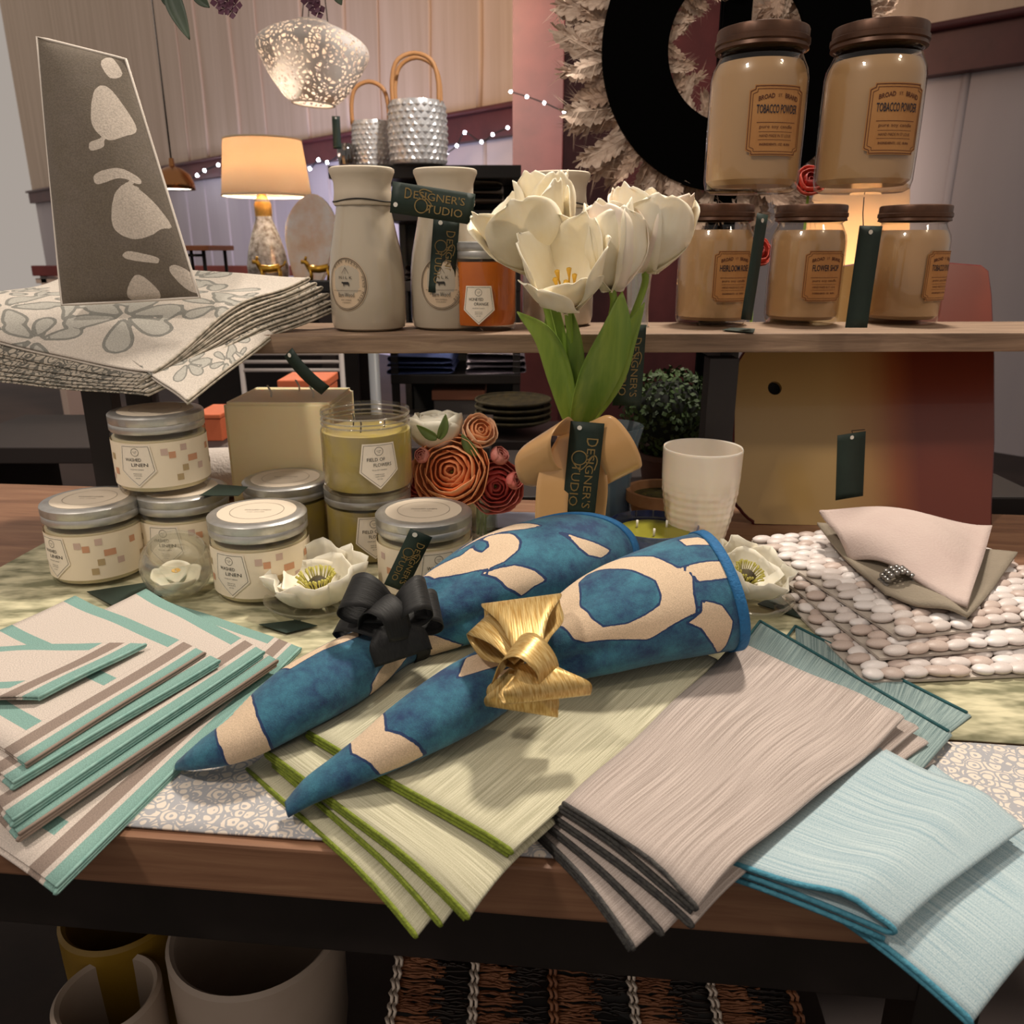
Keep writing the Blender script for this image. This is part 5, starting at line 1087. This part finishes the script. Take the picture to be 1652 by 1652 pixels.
gb_ = mat('mosaic_glass', 'd0c8c0', .18, .5, c2='7c6c5c', ns=70, bump=.6, bs=70)
lathe('base', [(0, .001), (.040, .001), (.052, .03), (.053, hz(430)), (.047, hz(405)), (.033, hz(375)), (.0215, hz(355)), (.0195, hz(335)), (.019, hz(322)), (0, hz(320))], gb_, lamp, seg=40)
lathe('neck', [(0, hz(345)), (.021, hz(350)), (.022, hz(330)), (.014, hz(318)), (.006, hz(312)), (.004, hz(290))], mat('brass', 'b08040', .3, .8, c2='d0a050', ns=60), lamp, seg=20)
lathe('bulb', [(0, hz(285))]+[(.028*math.sin(a), hz(270)-.028*math.cos(a)) for a in np.linspace(.4, 3, 8)]+[(0, hz(270)+.028)], mat('bulb', 'fff0d0', .5, emit=6, ecol='ffcf80'), lamp, (sx_, 0, 0), 16)
lp = light('lamp_bulb', 'POINT', (lb.x+sx_, 2.2, CT+hz(270)), 60.0, (1, .86, .70), shadow_soft_size=.03); 
lathe('light_stop_cap', [(.012, hz(228)), (.0935, hz(228))], M_glow, lamp, (sx_, 0, 0), 40)  # opaque cap added so the bulb does not shine up onto the lantern
# stone slab and figurines
M_sel = mat('agate', 'ecc6a4', .15, c2='faf2ec', ns=14, coat=.5, sss=.2)
sl = thing('agate_slab', 'pale oval agate slab standing between lamp and bottle', 'ornament', (Wy(505, 455, 2.05).x, 2.05, CT))
zt = Wy(505, 312, 2.05).z-CT
extrude_poly('slab', [(.060*math.cos(a)*(1+.10*math.sin(3*a))+.012*math.sin(a), zt/2+zt/2*math.sin(a)) for a in np.linspace(0, 2*PI, 33)[:-1]], .02, M_sel, sl, None, None, .004)
M_gfig = mat('gold_figurine', 'c99a3a', .3, .9)
for i, (px, lb_) in enumerate(((438, 'small gold dog figurine on black base before the lamp'), (516, 'small gold dog figurine on black base before the agate slab'))):
    yy = 1.93; c = Wy(px, 452, yy); t = thing('dog_figurine', lb_, 'figurine', (c.x, yy, CT)); hb = max(.012, c.z-CT)
    box('plinth', (.075, .045, hb), mat('black_plinth', '121212', .4), t, (0, 0, 0), .002, None, True)
    mb = MB(); z0 = hb+.026
    mb.tube([(-.024, 0, z0), (0, 0, z0-.002), (.022, 0, z0+.002)], lambda u: .0085, 8); mb.tube([(-.022, 0, z0), (-.030, 0, z0+.014), (-.040, 0, z0+.014)], lambda u: .0065-.002*u, 8)
    for x in (-.020, .020):
        for y in (-.006, .006): mb.tube([(x, y, z0), (x+.002, y, z0-.014), (x, y, hb)], .0030, 6)
    mb.tube([(.022, 0, z0+.002), (.032, 0, z0+.008), (.036, 0, z0+.016)], .002, 6); mb.tube([(-.030, 0, z0+.018), (-.028, 0, z0+.026)], .003, 6)
    mb.build('dog', M_gfig, t, smooth=True)
# lace lantern
m, nt, nd, lk, b = newmat('lace'); b.inputs['Base Color'].default_value = lin('efe4da'); b.inputs['Roughness'].default_value = .8
tc = N(nd, 'ShaderNodeTexCoord'); vo = N(nd, 'ShaderNodeTexVoronoi', i_Scale=15, feature='F1'); lk.new(tc.outputs['Object'], vo.inputs['Vector'])
mu = N(nd, 'ShaderNodeMath', operation='MULTIPLY', i_1=34.0); lk.new(vo.outputs['Distance'], mu.inputs[0]); sn = N(nd, 'ShaderNodeMath', operation='SINE'); lk.new(mu.outputs[0], sn.inputs[0])
v2 = N(nd, 'ShaderNodeTexVoronoi', i_Scale=80, feature='DISTANCE_TO_EDGE'); lk.new(tc.outputs['Object'], v2.inputs['Vector']); l2 = N(nd, 'ShaderNodeMath', operation='LESS_THAN', i_1=.12); lk.new(v2.outputs['Distance'], l2.inputs[0])
g2 = N(nd, 'ShaderNodeMath', operation='GREATER_THAN', i_1=.25); lk.new(sn.outputs[0], g2.inputs[0]); mm_ = N(nd, 'ShaderNodeMath', operation='MAXIMUM'); lk.new(l2.outputs[0], mm_.inputs[0]); lk.new(g2.outputs[0], mm_.inputs[1])
lk.new(mm_.outputs[0], b.inputs['Alpha']); b.inputs['Transmission Weight'].default_value = 0; M_lace = m
lc = Wy(505, 100, 2.3); lan = thing('lace_lantern', 'white perforated lace pendant lantern hanging at upper left', 'lantern', (lc.x, 2.3, lc.z), (0, math.radians(4), 0))
k_ = upp(lc); pr = [(34, -60), (46, -52), (66, -28), (84, 2), (89, 16), (84, 28), (66, 40), (40, 50), (24, 55)]
ps = spline([(r*k_, z*k_*1.02, 0) for r, z in pr], 24); lathe('shade', [(p.x, p.y) for p in ps], M_lace, lan, None, 72)
for r, z in (pr[0], pr[-1]): tube('rim', [(r*k_*math.cos(a), r*k_*math.sin(a), z*k_*1.02) for a in np.linspace(0, 2*PI, 33)[:-1]], .003, mat('lantern_rim', 'efe4da', .7), lan, 6, True)
for a in (0, 2.1, 4.2): tube('cord', [(24*k_*math.cos(a), 24*k_*math.sin(a), 55*k_), (0, 0, 240*k_)], .0014, M_string, lan, 5)
light('lantern_glow', 'POINT', (lc.x, 2.3, lc.z), .25, (1, .8, .6), shadow_soft_size=.05)
# copper dome pendant behind the cushion
dp = Wy(282, 306, 3.0); dm = thing('dome_pendant', 'copper dome pendant lamp lit beneath, half behind the cushion', 'lamp', dp)
solid(lathe('dome', [(.070, 0), (.068, .02), (.055, .05), (.03, .068), (.01, .075), (.008, .10), (0, .10)], mat('copper', 'a8744a', .25, .9), dm, None, 32), .002)
lathe('diffuser', [(0, .004), (.064, .004)], mat('pendant_diffuser', 'fff2e0', .5, emit=4, ecol='fff0da'), dm, seg=24)
tube('cord', [(0, 0, .1), (0, 0, 2.2)], .003, M_string, dm)
# black etagere with silver bags
EY = 2.4; et = Wy(620, 266, EY); er = Wy(835, 268, EY); ET = et.z
eta = thing('etagere', 'black metal display shelving behind the milk bottles', 'shelves', ((et.x+er.x)/2, EY+.17, FLOOR)); ew = er.x-et.x+.02; ET += 0
for py, dep in ((274, .34), (348, .34), (462, .34), (612, .34), (700, .34)):
    z = Wy(720, py, EY).z if py != 274 else ET-.017; box('shelf', (ew, dep, .028 if py != 274 else .034), M_black, eta, (0, 0, z-FLOOR), .002)
for x in (-ew/2+.012, ew/2-.012):
    for y in (-.155, .155): box('post', (.022, .022, ET-FLOOR), M_black, eta, (x, y, 0), .001, None, True)
box('dark_backdrop', (ew, .012, ET-FLOOR-.03), mat('black_backdrop', '0d0b0b', .6), eta, (0, .16, .0), .001, None, True)  # black sheet added behind the shelves to keep the area dark
M_sil = mat('hammered_silver', 'd5d2d0', .28, .6, c2='e8e5e2', ns=60); M_tan = mat('tan_leather', 'c48c58', .5)
def bag(label, px, w, h, y, hh, hw):
    c = Wy(px, 268, y); k = upp(c); t = thing('silver_bag', label, 'bag', (c.x, y, ET), group='silver bags with leather handles'); R = w*k/2; H = h*k
    lathe('body', [(0, .001), (R*.92, .001)]+[(R*(.95+.06*math.sin(PI*q_)), H*q_) for q_ in np.linspace(.04, .94, 14)]+[(R*.93, H), (R*.88, H), (R*.88, H*.5), (0, .01)], M_sil, t, seg=48)
    mbk = MB(); 
    for j in range(9):
        for i in range(26):
            a = (i+.5*(j % 2))/26*2*PI; z = H*(.07+j*.105); rr = R*(.95+.06*math.sin(PI*z/H)); n_ = Vector((math.cos(a), math.sin(a), 0)); tt = Vector((-math.sin(a), math.cos(a), 0)); s = R*.105
            p = n_*rr+Vector((0, 0, z)); mbk.add([p+tt*s, p+Vector((0, 0, s)), p-tt*s, p-Vector((0, 0, s)), p+n_*s*.45], [(0, 1, 4), (1, 2, 4), (2, 3, 4), (3, 0, 4)])
    mbk.build('studs', M_sil, t)['kind'] = 'stuff'
    for dy in ((-.4, .4) if hw > 34 else (-.3,)):
        tube('handle', spline([(-hw*k, R*dy, H*.92), (-hw*k*.98, R*dy, H+hh*k*.45), (-hw*k*.72, R*dy, H+hh*k*.84), (0, R*dy*.8, H+hh*k), (hw*k*.72, R*dy, H+hh*k*.84), (hw*k*.98, R*dy, H+hh*k*.45), (hw*k, R*dy, H*.92)], 20), .0058, M_tan, t, 8)
bag('larger silver studded bag with two tan leather handles', 676, 92, 92, 2.42, 66, 30+6)
bag('smaller silver studded bag with one tan handle, behind the first milk bottle', 603, 64, 68, 2.50, 56, 29)
gl_ = thing('glass_vessel', 'smoky glass vessel beside the smaller silver bag', 'vase', (Wy(558, 268, 2.46).x+.004, 2.46, ET)); lathe('glass', [(0, .001), (.022, .001), (.026, .02), (.026, .045), (.018, .06), (.017, .06), (.02, .01), (0, .008)], glass('smoke_glass', '9a8c80', .9, .05, .15), gl_, seg=24)
box('extra_shelf', (.16, .3, .034), M_black, eta, (-ew/2-.07, 0, ET-.017-FLOOR), .002)
def folded(name, label, px, py, y, w, d, h, m, n, cat='textile'):
    c = Wy(px, py, y); t = thing(name, label, cat, (c.x, y+d/2, c.z))
    for i in range(n): V, Fc, _ = gridf(8, 16, lambda u, v: ((w/2)*math.copysign(abs(math.cos(v*2*PI))**.35, math.cos(v*2*PI))*(1-.02*i), (u-.5)*d, h/n*(i+.5)+h/n*.48*math.copysign(abs(math.sin(v*2*PI))**.5, math.sin(v*2*PI))+.003*math.sin(v*9+i*2+u*4)), True); mesh('fold', V, Fc, m, t)
    return t
folded('folded_textile', 'white folded linens on the upper black shelf', 778, 338, 2.42, .12, .25, .075, mat('white_linen_b', 'c9beb2', .9), 3)
folded('folded_textile', 'folded dark brown throws on the black shelf', 700, 458, 2.42, .17, .25, .05, mat('brown_throw', '4a352c', .9), 3)
folded('folded_textile', 'folded navy blue textiles on the black shelf', 678, 604, 2.40, .20, .26, .052, mat('navy_textile', '46548a', .8, c2='5a6aa0', ns=20), 3)
folded('folded_textile', 'folded lilac grey striped textiles on the black shelf', 800, 604, 2.40, .18, .26, .060, mat('lilac_textile', 'b5acb8', .8, c2='8f8894', ns=20), 3)
bx = Wy(740, 692, 2.40); b0 = thing('cardboard_box', 'grey box with brown lid on the lower black shelf', 'box', (bx.x, 2.5, bx.z)); box('body', (.15, .16, .085), mat('grey_card', '4c4644', .8), b0, (0, 0, 0), .002, None, True); box('lid', (.16, .17, .028), mat('brown_card', '7a4a34', .8), b0, (0, 0, .085), .002, None, True)
M_wov = mat('woven_grass', '4d4326', .8, c2='2e2818', ns=60, bump=.6, bs=150)
for i in range(4):
    c = Wy(828, 690-i*10, 2.0); t = thing('woven_plate', 'woven grass plate in a stack below the shelf, '+('lowest', 'second from bottom', 'third from bottom', 'topmost')[i], 'plate', (c.x, 2.05, c.z), group='stack of woven grass plates')
    lathe('plate', [(0, .002), (.07, .002), (.095, .012), (.098, .014), (.094, .016), (.07, .008), (0, .006)], M_wov, t, seg=40)
    for r_ in (.080, .096): tube('braid', [(r_*math.cos(a), r_*math.sin(a), .006+(r_-.07)*.4) for a in np.linspace(0, 2*PI, 41)[:-1]], .003, M_wov, t, 6, True)
pc = Wy(828, 700, 2.0); st_ = thing('side_stand', 'dark stand under the woven plates', 'table', (pc.x, 2.06, FLOOR)); box('top', (.30, .24, .03), M_dkwood, st_, (0, 0, pc.z-FLOOR-.034), .003, None, True)
for x in (-.12, .12):
    for y in (-.09, .09): box('leg', (.03, .03, pc.z-FLOOR-.034), M_dkwood, st_, (x, y, 0), .002, None, True)
# white wire rack, orange boxes (left, beneath the shelf)
wr_ = thing('wire_rack', 'white wire display rack seen under the shelf at left', 'rack', (Wy(455, 600, 1.7).x, 1.78, FLOOR)); M_ww = mat('white_wire', 'bdb4b0', .5)
for py in (578, 592, 606): z = Wy(455, py, 1.7).z-FLOOR; tube('rail', [(-.11, 0, z), (.11, 0, z)], .0045, M_ww, wr_, 6)
for x in (-.11, .11): tube('post', [(x, 0, 0), (x, 0, Wy(455, 574, 1.7).z-FLOOR)], .006, M_ww, wr_, 6)
pp = thing('steel_pipe', 'pale grey steel pipe standing behind the square candle', 'pipe', (Wy(604, 600, 1.8).x, 1.8, FLOOR)); tube('pipe', [(0, 0, .01), (0, 0, Wy(604, 560, 1.8).z-FLOOR)], .012, mat('grey_pipe', '8c8f93', .4), pp, 12); lathe('foot', [(0, 0), (.05, 0), (.05, .008), (.014, .012)], mat('grey_pipe', '8c8f93', .4), pp, seg=20)
M_orb = mat('orange_card', 'c4643e', .7)
M_side = mat('dark_bench', '2b2220', .6)
def crate(name, label, px, py, y, w, h, mm, cat, lidh=.02):
    c = Wy(px, py, y); t = thing(name, label, cat, (c.x, y, c.z)); box('body', (w, .10, h), mm, t, (0, 0, 0), .002, None, True); box('lid', (w*1.04, .105, lidh), mm, t, (0, 0, h), .002, None, True); return t
bn = thing('bench', 'low dark bench in the background at the left', 'bench', (-.62, 1.55, FLOOR)); zb = Wy(352, 702, 1.5).z-FLOOR; box('seat', (1.0, .3, .03), M_side, bn, (.08, 0, zb-.03), .002, None, True)
for x in (-.38, .54): box('leg', (.04, .28, zb-.03), M_side, bn, (x, 0, 0), .002, None, True)
crate('gift_box', 'coral orange gift box behind the stacked candle jars', 354, 702, 1.5, .048, .042, M_orb, 'box', .008)
crate('gift_box', 'coral orange gift box behind the square candle', 505, 702, 1.5, .085, .098, M_orb, 'box', .014)
# small side table at left with orange top
stb = thing('side_table', 'small side table with orange wood top behind the cushion', 'table', (Wy(318, 396, 2.8).x, 2.8, FLOOR)); z = Wy(318, 396, 2.8).z-FLOOR
box('top', (.16, .25, .016), mat('orange_wood', 'a8643a', .5), stb, (0, 0, z-.016), .002, None, True)
for x in (-.06, .055): tube('leg', [(x, -.1, 0), (x, -.1, z-.016)], .006, M_black, stb, 6); tube('leg', [(x, .1, 0), (x, .1, z-.016)], .006, M_black, stb, 6)
tube('stretcher', [(-.06, -.1, z-.03), (.055, -.1, z-.03)], .005, M_black, stb, 6)
sf = thing('low_shelves', 'low white shelves with a red rail against the far wall', 'shelves', (-2.05, 5.2, FLOOR)); M_sh = mat('pale_shelf', 'a39a96', .7)
for k in range(4): zk = Wy(380, 448+k*14, 5.2).z-FLOOR; box('board', (1.7, .2, .03), M_sh, sf, (0, 0, zk-.03), .003, None, True)
box('rail', (1.7, .05, .06), M_iron, sf, (0, -.1, Wy(380, 436, 5.2).z-FLOOR-.03), .004, None, True)
for x in (-.8, .8): box('upright', (.04, .2, Wy(380, 440, 5.2).z-FLOOR), M_sh, sf, (x, 0, 0), .003, None, True)
# string lights
M_bulb = mat('fairy_bulb', 'ffffff', .5, emit=30, ecol='e8ecff'); M_cordg = mat('light_cord', '2b2b2e', .7)
def bulbs(label, pts, onw=True, y=None):
    t = thing('string_lights', label, 'fairy lights'); W_ = []
    for px, py in pts:
        if onw: p = Wp(px, py, onwall(0, 0, .32), wn)
        else: p = Wy(px, py, y)
        W_.append(p); r = 2.5*upp(p); lathe('bulb', [(0, -r), (r*.7, -r*.7), (r, 0), (r*.7, r*.7), (0, r)], M_bulb, t, p, 8)
    tube('cord', spline(W_, len(W_)*5), upp(W_[0])*1.1, M_cordg, t, 5)
bulbs('white fairy lights strung along the wall left of the lamp', [(262, 300), (290, 287), (305, 290), (318, 283), (330, 275), (352, 266)])
bulbs('white fairy lights strung between the lamp and the silver bags', [(478, 281), (500, 272), (514, 258), (528, 262), (548, 250)])
bulbs('white fairy lights strung between silver bags and steel column', [(720, 248), (737, 235), (750, 214), (777, 229), (795, 217), (819, 206)])
bulbs('white fairy lights wrapped across the red steel column', [(824, 148), (850, 156), (878, 166), (910, 180), (926, 182), (951, 177), (985, 170)], False, 3.95)
# ---- feather wreath
WY = 1.32; wc = Wy(1187, 78, WY); k_ = upp(wc); RO, RI = 216*k_, 110*k_
wr = thing('feather_wreath', 'large black ring wreath edged with pale feathers', 'wreath', wc); M_ringb = mat('black_felt', '020202', 1.0); M_ringb.node_tree.nodes['Principled BSDF'].inputs['Specular IOR Level'].default_value = .05
rp = [(RI, -.004), (RI+.006, -.014), (RO-.006, -.014), (RO, -.004), (RO, .006), (RI, .006), (RI, -.004)]
lathe('ring', rp, M_ringb, wr, None, 96, (PI/2, 0, 0))
box('hanger_bar', (46*k_, .008, .62), M_ringb, wr, (2*k_, .014, .04), .001)
M_fe = mat('feather', 'c2a690', .8, c2='9c8272', ns=6); M_fe2 = mat('feather_pale', 'd4bfad', .8, c2='b59c8a', ns=6)
frnd = random.Random(9)
def feather_mesh(i):
    fr = random.Random(i); V = []; Fc = []; n = 16
    def put(a, b_): k = len(V); V.extend([a, b_]); return k
    cur = fr.uniform(-.6, .6); mb = MB(); n = 22
    for s in (-1, 1):
        rows = []
        for j in range(n+1):
            u = j/n; L = .36*math.sin(PI*min(1, u*.80+.16))**.7*(fr.uniform(.80, 1.05) if j % 4 else fr.uniform(.45, .8)); p = Vector((cur*u*u*.35, 0, u)); d = Vector((s*L, .10*math.sin(u*5+i), .16+.22*L))
            rows.append((p, p+d*.5+Vector((0, .05, 0)), p+d))
        for a_, b_ in zip(rows, rows[1:]): mb.add([*a_, *b_], [(0, 3, 4, 1), (1, 4, 5, 2)])
        for j in range(9):
            u = fr.uniform(.0, 1); p = Vector((cur*u*u*.35, 0, u)); L = fr.uniform(.35, .6); e_ = p+Vector((s*L, fr.uniform(-.2, .2), .30)); mb.add([p, p+Vector((0, 0, .02)), e_], [(0, 1, 2)])
    mb.tube([(cur*u*u*.3, 0, u) for u in np.linspace(0, 1, 6)], lambda u: .012*(1-u)+.003, 4)
    me = bpy.data.meshes.new('feather'); me.from_pydata(mb.v, [], mb.f); me.materials.append(M_fe if i % 2 else M_fe2); return me
FM = [feather_mesh(i) for i in range(6)]
def feather(a, r, ln, tw, inward=False, yo=.008):
    o = bpy.data.objects.new('feather', frnd.choice(FM)); COL.objects.link(o); o.parent = wr; o.location = (r*math.cos(a), yo, r*math.sin(a))
    d = a + (PI if inward else 0) + tw; o.rotation_euler = Euler((frnd.uniform(-.35, .35), -(d-PI/2), 0)); o.scale = (ln*frnd.uniform(.40, .62), ln*.6, ln)
for k in range(130): feather(k/130*2*PI+frnd.uniform(-.03, .03), RO-.024, frnd.uniform(.050, .098), frnd.uniform(-.7, .7), False, .010+.004*(k % 3))
for k in range(56): feather(k/56*2*PI, RI+.014, frnd.uniform(.036, .060), frnd.uniform(-.8, .8), True, .010+.004*(k % 3))
# support post of the wreath
sp = thing('display_post', 'black display post carrying the feather wreath', 'post', (wc.x+2*k_, WY+.03, FLOOR)); box('post', (46*k_, .012, 2.0), M_ringb, sp, (0, 0, 0), .001, None, True); box('foot', (.25, .12, .012), M_ringb, sp, (0, 0, 0), .002, None, True)
# red flowers and warm lamp behind the jars
for i, (px, py, lb_) in enumerate(((1308, 290, 'red artificial flower behind the top row of jars'), (1222, 405, 'dark red artificial flower between the heirloom rose and flower shop jars'))):
    c = Wy(px, py, 1.05); t = rose('red_flower', lb_, c, (0, -.8, .5), 24*upp(c), mat('red_petal', 'b03426', .55, c2='cf5a48', ns=30), mat('red_petal2', '8f2018', .55), rings=4, seed=40+i)
    iv = t.matrix_basis.inverted(); tube('stem', [iv @ (c+Vector((0, .004, 0))), iv @ Vector((c.x+.01, 1.08, .10)), iv @ Vector((c.x+.02, 1.09, -.003))], .0018, M_stem, t, 6)
gl = Wy(1368, 500, 2.0); gl2 = thing('warm_lamp', 'glowing warm lamp shade seen between the right hand jars', 'lamp', (Wy(1375, 420, 2.0).x, 2.0, FLOOR))
zb0 = Wy(1368, 520, 2.0).z-FLOOR; zt0 = Wy(1368, 300, 2.0).z-FLOOR
solid(lathe('shade', [(.14, zb0), (.10, zt0)], M_shade, gl2, None, 40), .002, 0); tube('pole', [(0, 0, .01), (0, 0, zb0+.1)], .01, M_black, gl2, 8); lathe('foot', [(0, 0), (.12, 0), (.12, .012), (.012, .02)], M_black, gl2, seg=28)
lathe('bulb', [(0, zb0+.07)]+[(.028*math.sin(a), zb0+.1-.028*math.cos(a)) for a in np.linspace(.4, 3, 8)]+[(0, zb0+.128)], mat('bulb', 'fff0d0', .5, emit=6, ecol='ffcf80'), gl2, seg=16)
light('warm_lamp_bulb', 'POINT', (gl2.location.x, 2.0, FLOOR+zb0+.12), 5, (1, .68, .36), shadow_soft_size=.03)
# greenery hanging into the top left
gr = thing('hanging_greenery', 'dark green leaf and purple blossoms hanging in at top left', 'plant'); GY = .9
M_euc = mat('eucalyptus', '2f3d2c', .6, c2='44523c', ns=20); M_pur = mat('purple_blossom', '3a1a2c', .7, c2='54283e', ns=30)
tube('branch', spline([Wy(240, -60, GY), Wy(300, -40, GY), Wy(420, -30, GY), Wy(560, -50, GY)], 14), .003, mat('bark', '3a2a1c', .9), gr)
tube('branch', spline([Wy(330, -36, GY), Wy(345, -10, GY), Wy(362, 10, GY)], 8), .0015, mat('bark', '3a2a1c', .9), gr); tube('branch', spline([Wy(480, -36, GY), Wy(500, -8, GY), Wy(512, 8, GY)], 8), .0015, mat('bark', '3a2a1c', .9), gr)
for pts, w in (([(272, -20, GY), (285, 15, GY-.01), (306, 64, GY-.02)], 26), ([(262, -20, GY), (270, 0, GY), (278, 14, GY)], 16), ([(310, -15, GY), (325, 0, GY), (338, 12, GY)], 16), ([(540, -20, GY), (545, -5, GY), (551, 8, GY)], 14)): blade('leaf', pts, w, M_euc, gr, .3)
for px, py in ((352, 4), (362, 14), (368, 4), (374, 18), (358, -6), (498, 2), (508, 10), (514, 18), (505, -6), (380, 8)):
    for q_ in range(4):
        a = q_*1.57+px; c = Wy(px, py, GY-.01); d = Vector((math.cos(a), -.3, math.sin(a)))*.0075; s = d.cross(Vector((0, 1, 0))).normalized()*.0035
        mesh('petal', [c, c+d*.6+s, c+d, c+d*.6-s], [(0, 1, 2, 3)], M_pur, gr)
